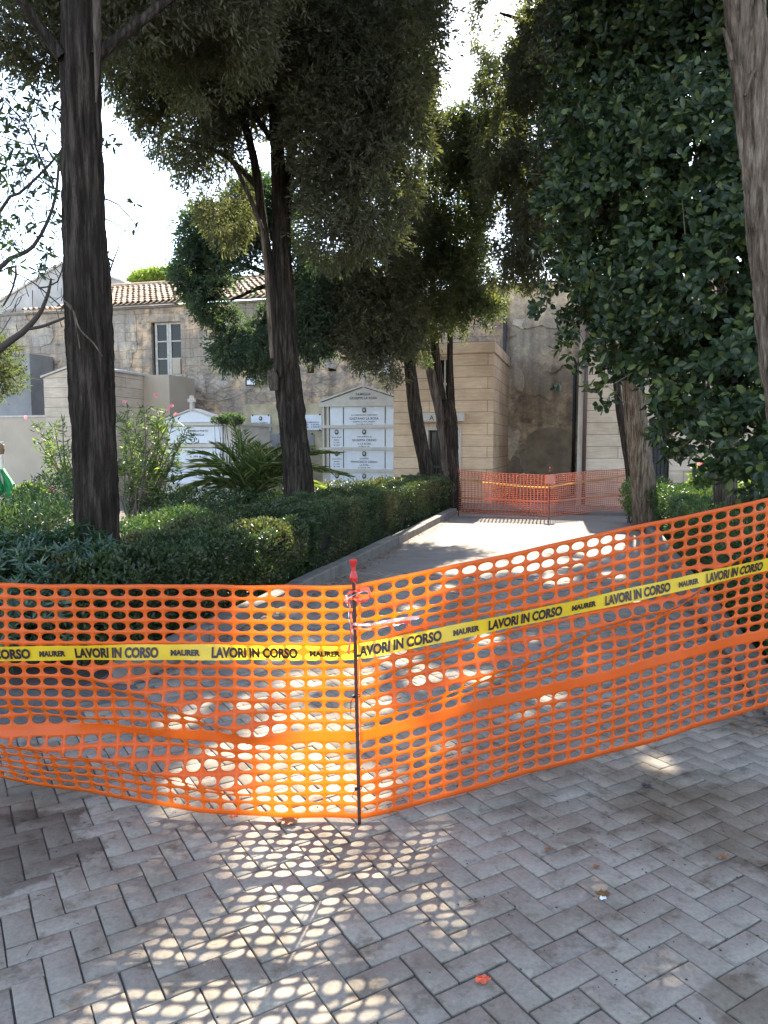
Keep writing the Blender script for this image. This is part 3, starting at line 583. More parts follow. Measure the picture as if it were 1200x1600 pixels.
def tomb_big():
    v = 20.6; a = pv(503, 690, v)[0]; b = pv(640, 690, v)[0]; t = bthing('wall_tomb', 'white marble wall tomb with stacked inscribed slabs and a cross on its pediment', 'tomb', a, v); W = b-a
    Z = lambda y: pv(560, y, v)[1]
    mb = MB(); mb.box(0, W, .06, 1.6, -.05, Z(635)); mb.build('body', M['limestone'], t)
    pk = pv(568, 605, v); u2 = pk[0]-a; zp = pk[1]; z0 = Z(628)
    mb = MB(); mb.prism([(.02, z0), (2*u2-.02, z0), (u2, zp)], -.02, 1.5); pe = mb.build('pediment', M['limestone'], t)
    mb = MB()
    for (x0, x1, za, zb) in ((-.06, u2, z0, zp+.02), (u2, 2*u2+.06, zp+.02, z0)):
        mb.add([(x0, -.07, za), (x1, -.07, zb), (x1, 1.5, zb), (x0, 1.5, za), (x0, -.07, za+.05), (x1, -.07, zb+.05), (x1, 1.5, zb+.05), (x0, 1.5, za+.05)], [(0, 1, 5, 4), (4, 5, 6, 7), (3, 2, 1, 0), (0, 4, 7, 3), (1, 2, 6, 5)])
    mb.build('pediment_moulding', M['limestone'], pe)
    txt('inscription', 'FAMIGLIA', (u2, -.026, Z(618)), .075, M['ink'], pe, None, True); txt('inscription', 'GIUSEPPE LA ROSA', (u2, -.026, Z(624)), .07, M['ink'], pe, None, True)
    c = cross('cross', 568, 575, 606, v, 17, M['limestone'], t, a)
    shelf = [(628, 635), (664, 669), (699, 703), (733, 738)]
    for (y0, y1) in shelf:
        mb = MB(); mb.box(-.05, W, -.09, .058, Z(y1), Z(y0)); mb.build('cornice', M['limestone'], t)
    for x in (0.03, .17):
        for (ya, yb) in ((635, 664), (669, 699), (703, 733)):
            mb = MB(); mb.box(x, x+.06, -.04, .055, Z(yb)+.001, Z(ya)-.001); mb.build('pilaster', M['limestone'], t)
    names = [[('ALLA MEMORIA DEL CARO PADRE', .045), ('GAETANO LA ROSA', .085), ('ESEMPIO DI VITA ONESTA', .05), ('N. 3-1-1880  M. 28-4-1941', .04), ('I FIGLI POSERO', .04)],
             [('CARA MEMORIA DI', .045), ('GIUSEPPA CIRINO', .08), ('V. LA ROSA', .07), ('N. 1886  M. 1958', .04), ('I FIGLI POSERO', .04)],
             [('QUI RIPOSA', .045), ('FRANCESCO CIRINO', .075), ('LA ROSA', .06), ('N. 1910  M. 1975', .045), ('LA MOGLIE E I FIGLI', .045)], []]
    d0 = pv(537, 690, v)[0]-a; d1 = pv(602, 690, v)[0]-a; e0 = .26
    for k, (ya, yb) in enumerate(((635, 664), (669, 699), (703, 733), (738, 762))):
        for j, (x0, x1) in enumerate(((e0, d0-.006), (d0+.006, d1-.006), (d1+.006, W-.01))):
            mb = MB(); mb.box(x0, x1, -.012, .058, Z(yb)+.002, Z(ya)-.002); s = mb.build('marble_slab', M['marble'], t)
            cx = (x0+x1)/2 if j < 2 else x1-.25
            if j == 1 or k > 0: portrait(cx, Z(ya)-.11, -.013, .075, s)
            if j == 1:
                z = Z(ya)-.215
                for (tx, hh) in names[k]:
                    z -= hh*1.1; txt('inscription', tx, (cx, -.017, z), hh*.82, M['ink'], s, None, True); z -= .022
            elif k > 0:
                for q, tx in enumerate(('DI LA ROSA', 'MARIA', 'N. 1902', 'M. 1969')): txt('inscription', tx, (cx, -.017, Z(ya)-.28-q*.075), .04, M['ink'], s, None, True)
    for x in (d0, d1):
        for (ya, yb) in ((637, 662), (671, 697), (706, 731)): mb = MB(); mb.box(x-.008, x+.008, -.03, -.0125, Z(yb), Z(ya)); mb.build('bronze_candle_rod', M['black'], t)
tomb_big()
def tomb_small():
    v = 18.6; a = pv(258, 690, v)[0]; b = pv(377, 690, v)[0]; t = bthing('family_tomb', 'pale stone tomb with marble slabs and a small cross on its pediment beside the oleander', 'tomb', a, v); W = b-a
    Z = lambda y: pv(310, y, v)[1]
    mb = MB(); mb.box(0, W, .05, 1.9, -.05, Z(664)); mb.build('body', M['limestone'], t)
    pk = pv(300, 641, v); u2 = pk[0]-a; hw = pv(343, 660, v)[0]-a-u2
    mb = MB(); mb.prism([(u2-hw, Z(660)+.01), (u2+hw, Z(660)+.01), (u2+hw, Z(657)), (u2, pk[1]), (u2-hw, Z(657))], 0, .5); mb.build('pediment', M['marble'], t)
    mb = MB()
    for (x0, x1, za, zb) in ((u2-hw-.04, u2, Z(657), pk[1]+.01), (u2, u2+hw+.04, pk[1]+.01, Z(657))):
        mb.add([(x0, -.04, za), (x1, -.04, zb), (x1, .5, zb), (x0, .5, za), (x0, -.04, za+.045), (x1, -.04, zb+.045), (x1, .5, zb+.045), (x0, .5, za+.045)], [(0, 1, 5, 4), (4, 5, 6, 7), (3, 2, 1, 0), (0, 4, 7, 3), (1, 2, 6, 5)])
    mb.build('pediment_moulding', M['limestone'], t)
    cross('cross', 299.5, 618, 642, v, 13, M['limestone'], t, a)
    for (y0, y1) in ((660, 665), (694, 699), (725, 729)): mb = MB(); mb.box(-.05, W+.05, -.06, 1.95, Z(y1), Z(y0)); mb.build('cornice', M['limestone'], t)
    for k, (ya, yb) in enumerate(((665, 694), (699, 725), (729, 758))):
        mb = MB(); x0, x1 = .10, W-.57; mb.box(x0, x1, -.004, .048, Z(yb)+.03, Z(ya)-.03); s = mb.build('marble_slab', M['marble'], t)
        for q, tx in enumerate((('CARMELO PORTO', 'E FAMIGLIA'), ('SALVATORE PORTO', 'N. 1899  M. 1971'), ('MARIA PORTO', 'N. 1905'))[k]): txt('inscription', tx, ((x0+x1)/2+.1, -.009, Z(ya)-.17-.11*q), .055, M['ink'], s, None, True)
tomb_small()
def plaque(px0, py0, px1, py1, v, mat, label, text, port):
    a, b, z0, z1 = rect(px0, py0, px1, py1, v); t = bthing('wall_plaque', label, 'plaque', a, v, None); W = b-a
    mb = MB(); mb.box(0, W, -.03, 0, z0, z1); s = mb.build('slab', mat, t)
    for (x, z) in ((.06, z0), (W-.06, z0), (.06, z1), (W-.06, z1)): mb = MB(); mb.box(x-.02, x+.02, -.045, .0, z-.025, z+.025); mb.build('stud', M['black'], t)
    if port: portrait(W/2, z1-.10, -.031, .07, t)
    for q, tx in enumerate(text): txt('inscription', tx, (W/2, -.034, z1-.26-q*.075), .045, M['ink'], s, W*.75, True)
lw = slab('plaque_wall', 'low ochre plastered wall carrying the memorial plaques below the floodlight', 'wall', 380, 632, 506, 22.3, .9, M['plaster_yellow'], 'wall', False)
plaque(393, 649, 423, 674, 22.28, M['marble'], 'white memorial plaque with an oval portrait left of the thick forked trunk', ('CALOGERO', 'MARINO', 'N. 1921  M. 1988'), True)
plaque(474, 648, 503, 672, 22.28, M['marble'], 'white memorial plaque right of the forked trunk beside the big tomb', ('DOMENICA', 'N. 1930', 'M. 1999'), False)
plaque(409, 678, 441, 703, 22.28, M['plaster_blue'], 'blue grey blank plaque below the one with the oval portrait', (), False)
plaque(474, 678, 491, 702, 22.28, M['plaster_blue'], 'blue grey blank plaque just right of the forked trunk, below the white one', (), False)
def flood():
    u, z = pv(394, 596, 23.3); t = bthing('floodlight', 'black floodlight fixed to the old stone wall above the plaques', 'floodlight', u, 23.3)
    mb = MB(); mb.add([(-.2, -.10, z-.17), (.2, -.10, z-.15), (.2, -.10, z+.15), (-.2, -.10, z+.16), (-.13, .06, z-.1), (.13, .06, z-.1), (.13, .06, z+.1), (-.13, .06, z+.1)], [(0, 1, 2, 3), (0, 4, 5, 1), (1, 5, 6, 2), (2, 6, 7, 3), (3, 7, 4, 0), (4, 7, 6, 5)]); mb.build('housing', M['black'], t)
    mb = MB(); mb.box(-.14, .15, -.115, -.102, z-.11, z+.11); mb.build('lens', M['lamp_glass'], t)
    mb = MB(); mb.box(-.23, -.205, -.05, .19, z-.02, z+.02); mb.box(.205, .23, -.05, .19, z-.02, z+.02); mb.build('bracket', M['black'], t)
    mb = MB(); p, r = resample([(.1, .1, z-.1), (-.4, .17, z-.35), (-1.3, .17, z-.6), (-2.2, .17, z-.55)], [.012]*4, .3); mb.tube(p, r, 5); mb.build('cable', plain('pale_cable', (.4, .38, .35)), t)
flood()
# ---------------------------------------------------------------- TREES
def trunk_px(path, Y, mat, parent, name='trunk', seed=1, n=22, wob=.10, step=.12, dy=None, flare=0):
    P = []; R = []; kf = .92 if Y > 8 and wob else 1
    for i, (px, py, wd) in enumerate(path):
        yy = Y+(dy[i] if dy else 0); P.append(pt(px, py, yy)); R.append(wd*kf/2/F*yy)
    p, r = resample(P, R, step)
    V, Fs = tube_geo([q for q in p], r, n, wob, seed, 5)
    return link_mesh(name, V, Fs+[tuple(range(len(V)-n, len(V)))], mat, parent, None, True)
def to_ground(px, Y): return None
def base_of(path, Y):                    # extend the last pixel point down to the ground at depth Y
    z0 = pt(path[0][0], path[0][1], Y); return z0
def gpx(Y):                              # the picture row where the ground lies at depth Y
    return 800+F*math.tan(math.atan(EYE/Y)-TILT)
def blobs_points(bl, density, shell=.55):
    """bl: (centre xyz, radii xyz). returns points and outward directions"""
    P = []; D = []
    for c, r in bl:
        vol = 4.19*r[0]*r[1]*r[2]; n = max(8, int(density*vol**.8))
        d = unit(RNG.normal(size=(n, 3))); q = RNG.random(n)**(1/3*shell)
        P.append(np.array(c)+d*q[:, None]*np.array(r)*(1+.12*RNG.normal(size=(n, 1)))); D.append(d)
    return np.concatenate(P), np.concatenate(D)
def bl(px, py, Y, rx, ry, rd):           # blob seen at a pixel, radii across in pixels, depth radius in metres
    return (pt(px, py, Y), (rx/F*Y, rd, ry/F*Y))
def cypress_crown(bls, density, mat, parent, L=.085, W=.02, per=7, droop=-.35, thr=.36, thrsc=.55, sun=True, name='crown', grow=1.0):
    P, D = blobs_points(bls, density)
    nz = vnoise(P+7.3, thrsc); P, D = P[nz > thr], D[nz > thr]
    if sun: k = sunprune(P, grow=grow); P, D = P[k], D[k]
    n = len(P); base = np.repeat(P, per, 0); dd = np.repeat(D, per, 0)
    tdir = unit(D*.7+np.array([0, 0, droop])+RNG.normal(size=(n, 3))*.45); tdir = np.repeat(tdir, per, 0)
    t = np.tile(np.linspace(0, 1, per), n)
    pos = base+tdir*(t*L*2.2)[:, None]+RNG.normal(size=(n*per, 3))*.016
    d = unit(tdir+RNG.normal(size=(n*per, 3))*.55); nr = unit(RNG.normal(size=(n*per, 3)))
    if sun:
        k = sunprune(pos, .0, grow); pos, d, nr = pos[k], d[k], nr[k]
    clump = vnoise(pos, .35)*.6+RNG.random(len(pos))*.45
    return leaf_mesh(name, DIAMOND, pos, d, nr, L*(.6+.8*RNG.random(len(pos))), W*(.7+.7*RNG.random(len(pos))), mat, parent, np.clip(clump, 0, 1))
def limb(parent, pts, rad, mat, name='branch', n=8, step=.2, wob=.06, seed=3):
    p, r = resample(pts, rad, step); V, Fs = tube_geo(p, r, n, wob, seed, 3); return link_mesh(name, V, Fs, mat, parent, None, True)

def tree(name, label, Y, px, cat='tree', group=None):
    g = pt(px, gpx(Y), Y); return thing(name, label, cat, (0, 0, 0), 0, group)
# T1 thick left trunk
t = tree('cypress_tree', 'cypress with the thickest dark straight trunk at the left edge', 6.1, 150)
trunk_px([(153, gpx(6.1)+8, 78.1), (153, 900, 67.0), (151, 780, 66.0), (146, 660, 66.0), (141, 560, 68.8), (137, 460, 68.8), (132, 340, 61.4), (128, 200, 57.7), (126, 80, 55.8), (125, -60, 52.1), (122, -400, 40.9), (120, -900, 24.2)], 6.1, M['bark_dark'], t, seed=2, n=150, wob=.03, step=.035)
limb(t, [pt(150, 160, 6.0), pt(152, 60, 5.95), pt(150, -40, 5.86)], [.006, .030, .034], M['bark_grey'], seed=8)
limb(t, [pt(98, 90, 6.0), pt(60, 40, 5.95), pt(20, -20, 5.8)], [.05, .04, .03], M['bark_dark'], seed=9)
limb(t, [pt(148, 90, 6.0), pt(210, 40, 6.1), pt(300, -30, 6.4)], [.05, .04, .03], M['bark_dark'], seed=10)
limb(t, [pt(100, 470, 5.86), pt(112, 480, 5.83), pt(117, 500, 5.83), pt(125, 545, 5.83)], [.006, .006, .005, .003], M['bark_pale'], 'vine_stem', 5, .04)
limb(t, [pt(104, 475, 5.86), pt(115, 488, 5.82), pt(125, 515, 5.82), pt(145, 535, 5.83), pt(160, 557, 5.86)], [.008, .007, .006, .006, .004], M['bark_pale'], 'vine_stem', 5, .04)
cypress_crown([bl(30, 30, 7.2, 62, 60, .7), bl(60, 85, 7.3, 34, 26, .4), bl(230, 20, 7.5, 90, 70, .9), bl(330, 25, 7.9, 90, 75, .9), bl(290, 90, 8.0, 70, 50, .7), bl(190, 100, 7.4, 34, 42, .4), bl(180, -120, 7.4, 260, 110, 1.5), bl(120, -330, 7.2, 300, 160, 1.8), bl(100, -700, 7.2, 320, 300, 1.8)], 2300, M['cypress_brown'], t, .07, .017)
# T2 forked trunk in the middle
t = tree('cypress_tree', 'big dark forked cypress behind the hedge left of the white tombs', 11, 468)
Y = 11.0
trunk_px([(474, gpx(Y)+8, 60), (470, 800, 54), (464, 720, 47), (456, 650, 46), (450, 600, 44), (447, 540, 38), (443, 470, 37), (440, 400, 33), (440, 340, 27), (435, 260, 24), (430, 180, 20), (425, 80, 17), (424, -40, 14), (424, -300, 9)], Y, M['bark_dark'], t, seed=4, n=90, wob=.06, step=.05)
trunk_px([(440, 590, 24), (430, 480, 17), (421, 420, 17), (411, 350, 16), (402, 280, 14), (390, 220, 12), (372, 160, 10), (350, 80, 8), (330, 0, 6)], Y-.1, M['bark_dark'], t, 'stem', seed=5, n=24, wob=.1, step=.1)
trunk_px([(428, 610, 14), (426, 590, 20), (424, 578, 10)], Y-.25, M['bark_grey'], t, 'stub', seed=15, n=16, wob=.1, step=.05)
trunk_px([(442, 400, 22), (448, 320, 18), (455, 240, 15), (458, 150, 12), (462, 40, 9)], Y+.1, M['bark_dark'], t, 'stem', seed=6, n=20, wob=.1, step=.1)
trunk_px([(410, 360, 8), (395, 320, 8), (375, 275, 7), (350, 230, 5), (330, 200, 4)], Y-.3, M['bark_grey'], t, 'branch', seed=7, n=12, step=.15)
trunk_px([(425, 560, 6), (421, 500, 7), (416, 420, 7), (408, 350, 6)], Y-.28, M['bark_pale'], t, 'bark_strip', seed=17, n=12, step=.1)
for (a, b, c, d) in ((452, 300, 560, 200), (440, 240, 330, 120), (455, 200, 600, 90), (430, 150, 520, -10), (445, 330, 590, 290), (410, 300, 300, 220)):
    limb(t, [pt(a, b, Y), pt((a+c)/2, (b+d)/2-15, Y-.2), pt(c, d, Y-.4)], [.05, .035, .015], M['bark_dark'], seed=a)
cypress_crown([bl(230, 110, 10.6, 62, 62, .9), bl(290, 180, 10.8, 72, 70, 1.0), bl(250, 50, 10.5, 80, 70, 1), bl(330, 260, 11.1, 48, 60, .9), bl(355, 320, 11.3, 36, 50, .6), bl(340, 90, 11, 95, 95, 1.3), bl(430, 60, 11.3, 100, 110, 1.3),
               bl(520, 80, 11, 95, 110, 1.3), bl(610, 60, 10.8, 80, 100, 1.2), bl(590, 190, 10.7, 80, 80, 1.1), bl(510, 210, 10.8, 60, 90, 1.1), bl(540, 290, 10.7, 66, 66, 1.0), bl(600, 280, 10.6, 50, 60, .9), bl(520, 360, 10.6, 46, 50, .7), bl(580, 350, 10.6, 46, 48, .7),
               bl(640, 180, 10.8, 34, 60, .7), bl(400, -100, 11, 240, 110, 2.0), bl(580, -120, 11, 130, 110, 1.6), bl(420, -330, 11, 250, 170, 2.2), bl(440, -620, 11, 200, 180, 1.8)], 1250, M['cypress_brown'], t, .085, .021)
# dark blue-green conifer behind
t = tree('cypress_tree', 'dark blue green spreading conifer behind the forked cypress', 15.5, 420)
Y = 15.5
trunk_px([(474, gpx(Y)+5, 22), (466, 700, 20), (456, 600, 18), (448, 480, 15), (444, 380, 12), (440, 300, 9)], Y, M['bark_dark'], t, seed=21, n=14)
for (c, d) in ((320, 400), (360, 470), (400, 520), (530, 480), (500, 520)): limb(t, [pt(448, 440, Y), pt((448+c)/2, (450+d)/2-10, Y-.1), pt(c, d, Y-.2)], [.07, .045, .02], M['bark_dark'], seed=c)
cypress_crown([bl(325, 370, 15, 38, 36, .8), bl(315, 425, 15, 34, 30, .7), bl(365, 400, 15.2, 50, 50, 1), bl(385, 460, 15, 48, 50, 1), bl(375, 515, 15, 34, 36, .7), bl(400, 540, 15, 30, 30, .6), bl(430, 400, 15.6, 50, 60, 1), bl(410, 340, 15.5, 50, 50, 1),
               bl(500, 470, 15.4, 48, 50, .9), bl(490, 520, 15.3, 34, 34, .6), bl(545, 460, 15.5, 44, 48, .8), bl(300, 440, 15, 26, 22, .5), bl(340, 470, 15, 34, 34, .7), bl(360, 545, 15, 26, 26, .5), bl(410, 575, 15, 16, 14, .3)], 2300, M['cypress_blue'], t, .085, .026, thr=.30, droop=-.1)
# T3 and T4, the slimmer cypresses at the end of the hedge
t = tree('cypress_tree', 'slim leaning single stemmed cypress left of the chapel doorway', 15.5, 668)
Y = 16.6
trunk_px([(672, gpx(Y)+6, 27), (668, 745, 25), (657, 690, 23), (648, 640, 22), (642, 590, 20), (637, 530, 19), (628, 470, 18), (618, 410, 15), (610, 370, 12), (600, 300, 9), (590, 200, 6)], Y, M['bark_dark'], t, seed=31, n=24, wob=.09, step=.1)
cypress_crown([bl(560, 440, 15, 44, 50, .8), bl(600, 420, 15, 50, 55, .9), bl(585, 490, 14.9, 50, 46, .8), bl(620, 500, 14.9, 40, 50, .7), bl(610, 560, 14.8, 26, 34, .4), bl(560, 520, 15, 34, 34, .6), bl(570, 550, 14.8, 22, 26, .4),
               bl(600, 330, 15, 60, 60, 1), bl(640, 240, 15.2, 50, 80, 1), bl(620, 120, 15.2, 60, 90, 1), bl(600, -60, 15.2, 80, 130, 1.2), bl(600, -300, 15.2, 70, 170, 1.1)], 1150, M['cypress_brown'], t, .085, .024, thr=.30)
t = tree('cypress_tree', 'cypress dividing low into three dark stems in front of the chapel', 16.2, 700)
Y = 17.7
trunk_px([(704, gpx(Y)+6, 40), (702, 745, 33), (701, 700, 32), (699, 660, 34), (697, 625, 24)], Y, M['bark_dark'], t, seed=41, n=28, wob=.12, step=.08)
trunk_px([(705, 800, 10), (699, 735, 18), (690, 660, 16), (678, 605, 15), (668, 560, 14), (658, 520, 13), (648, 480, 11), (640, 420, 9), (640, 330, 6)], Y-.12, M['bark_grey'], t, 'stem', seed=42, n=18)
trunk_px([(695, 650, 18), (686, 600, 15), (680, 550, 15), (677, 500, 13), (676, 430, 10), (680, 330, 7), (690, 200, 5)], Y, M['bark_dark'], t, 'stem', seed=43, n=18)
trunk_px([(705, 660, 17), (704, 610, 13), (703, 560, 10), (704, 500, 9), (708, 430, 8), (715, 330, 6), (720, 240, 4)], Y, M['bark_dark'], t, 'stem', seed=44, n=16)
cypress_crown([bl(660, 470, 15.8, 40, 50, .8), bl(700, 450, 15.8, 46, 50, .9), bl(745, 440, 15.8, 38, 44, .8), bl(740, 490, 15.7, 30, 40, .6), bl(690, 500, 15.7, 36, 34, .6), bl(765, 470, 15.8, 22, 30, .4), bl(660, 390, 16, 46, 46, .9), bl(712, 370, 16, 52, 50, 1),
               bl(690, 300, 16, 50, 50, 1), bl(740, 300, 16, 46, 60, 1), bl(700, 235, 16, 42, 46, .8), bl(745, 235, 16, 36, 40, .8), bl(745, 205, 16.2, 30, 40, .6), bl(770, 260, 16.2, 34, 50, .7), bl(765, 345, 16.1, 40, 44, .8), bl(710, 205, 16.2, 26, 30, .5), bl(800, 400, 16, 34, 40, .6), bl(775, 150, 16, 26, 50, .5), bl(705, -110, 17, 52, 62, 1.0), bl(700, -230, 17, 60, 90, 1.1), bl(640, -150, 17, 50, 90, 1.0), bl(780, -190, 17, 50, 60, .8), bl(660, 540, 15.6, 18, 26, .35), bl(735, 530, 15.6, 22, 20, .35)], 1150, M['cypress'], t, .085, .024, thr=.33)  # blobs above the frame added to throw shade on the left foreground
# T5 pale trunk on the right
t = tree('cypress_tree', 'cypress with a pale fissured leaning trunk beside the right kerb', 13.5, 1010)
Y = 13.4
trunk_px([(1016, gpx(Y)+8, 52), (1010, 810, 44), (1003, 740, 40), (996, 680, 37), (990, 615, 36), (982, 520, 33), (972, 400, 29), (955, 240, 23), (940, 100, 18), (925, -100, 14), (915, -350, 9)], Y, M['bark_pale'], t, seed=51, n=80, wob=.05, step=.06)
for (b, c, d) in ((200, 830, 90), (100, 780, 20), (300, 860, 330), (0, 850, -150)): limb(t, [pt(950, b, Y), pt((950+c)/2, (b+d)/2-10, Y), pt(c, d, Y)], [.07, .05, .02], M['bark_dark'], seed=b+1)
cypress_crown([bl(790, 40, 13.2, 52, 60, .8), bl(780, 130, 13.2, 38, 50, .7), bl(790, 320, 13.4, 30, 60, .6), bl(820, 20, 13.2, 62, 60, .9), bl(810, 120, 13.2, 50, 60, .9), bl(790, 210, 13.4, 44, 60, .8), bl(870, 60, 13.4, 70, 70, 1), bl(860, 180, 13.6, 70, 80, 1), bl(800, 290, 13.4, 46, 60, .8), bl(850, 310, 13.4, 60, 70, 1), bl(810, 370, 13.4, 44, 48, .7), bl(850, 410, 13.5, 44, 34, .7), bl(785, 410, 13.5, 24, 36, .5),
               bl(930, 60, 13.6, 80, 90, 1), bl(920, 220, 13.8, 60, 120, 1), bl(1020, 0, 13.6, 100, 120, 1.2), bl(900, -140, 13.5, 130, 130, 1.6), bl(1040, -200, 13.5, 120, 150, 1.5), bl(930, -400, 13.5, 160, 170, 1.7), bl(930, -650, 13.5, 120, 150, 1.3)], 1150, M['cypress_brown'], t, .085, .022, droop=-.7, thr=.29)
t = tree('cypress_tree', 'thin dark cypress trunk just left of the pale leaning trunk', 16.5, 985)
Y = 16.3
trunk_px([(989, gpx(Y)+6, 18), (985, 745, 15), (977, 690, 14), (968, 640, 13), (963, 590, 12), (957, 530, 11), (948, 430, 9), (940, 300, 7), (940, 100, 5)], Y, M['bark_dark'], t, seed=61, n=14)
cypress_crown([bl(772, 30, 16.8, 34, 60, .7), bl(778, 130, 16.8, 30, 56, .7), bl(788, 225, 16.8, 34, 50, .7), bl(770, -60, 16.8, 36, 50, .7), bl(815, 80, 16.8, 40, 90, .8), bl(820, 330, 16.5, 36, 50, .7), bl(930, 380, 16.2, 60, 60, 1), bl(900, 300, 16.2, 50, 80, 1), bl(950, 250, 16.4, 60, 90, 1.2), bl(940, 80, 16.4, 70, 130, 1.2), bl(1000, 330, 16.5, 60, 100, 1.1)], 800, M['cypress_brown'], t, .085, .024, droop=-.6, thr=.30)
# T8 near leaning trunk at the top right
t = tree('cypress_tree', 'nearest leaning trunk with weathered brown bark at the top right corner', 4.0, 1240)
gY = 4.1
P_ = [pt(1288, gpx(gY)+30, gY), pt(1272, 1000, gY), pt(1250, 760, gY), pt(1222, 560, gY), pt(1205, 400, gY), pt(1188, 230, gY), pt(1174, 100, gY), pt(1160, -20, gY), pt(1140, -300, gY), pt(1120, -800, gY), pt(1090, -1900, gY)]
p, r = resample(P_, [.15, .13, .12, .11, .108, .105, .10, .098, .09, .08, .05], .03)
V, Fs = tube_geo(p, r, 110, .04, 71, 5); link_mesh('trunk', V, Fs, M['bark_pale'], t, None, True)
limb(t, [pt(1142, 95, gY-.08), pt(1134, 55, gY-.1), pt(1128, 45, gY-.1)], [.012, .010, .008], M['bark_pale'], 'stub', seed=3, step=.03)
limb(t, [pt(1186, 190, gY), pt(1180, 110, gY-.1), pt(1165, 150, gY-.1)], [.012, .010, .008], M['bark_pale'], 'stub', seed=4, step=.03)
Z_ = lambda x, y, z, r: (np.array((x, y, z)), r)
cypress_crown([Z_(1.9, 4.6, 8.4, (1.8, 1.6, 1.5)), Z_(1.4, 4.4, 10.5, (1.6, 1.5, 1.8)), Z_(2.3, 5.2, 6.6, (.9, .9, .8)), Z_(3.2, 4.6, 7.6, (1.1, 1.2, 1.2)), Z_(0.2, 5, 8.4, (1.2, 1.2, 1.2))], 620, M['cypress_brown'], t, .10, .030)
# stone pine beyond the roofs
t = tree('pine_tree', 'sunlit bright green pine crown showing over the tiled ridge', 42, 255)
Y = 42
trunk_px([(255, gpx(Y), 12), (256, 560, 10), (256, 450, 9)], Y, M['bark_grey'], t, seed=81, n=12, step=1)
P, D = blobs_points([bl(250, 440, Y, 38, 11, 2), bl(280, 436, Y, 26, 10, 2), bl(225, 444, Y, 22, 6, 1.2), bl(300, 445, Y, 36, 14, 2)], 900)
leaf_mesh('crown', DIAMOND, P, D+RNG.normal(size=P.shape)*.5, unit(RNG.normal(size=P.shape)), .30, .10, M['pine'], t)
# further shade trees standing behind the chapels (tall crowns over the roofs)
for k, (x, y, h_, rr, lb) in enumerate(((2.6, 28.5, 15, 2.6, 'tall dark cypress behind the chapel roofs, right of the bright sky gap'), (-1.0, 29.5, 15, 2.2, 'tall dark cypress behind the chapel roofs, left of the bright sky gap'))): pass

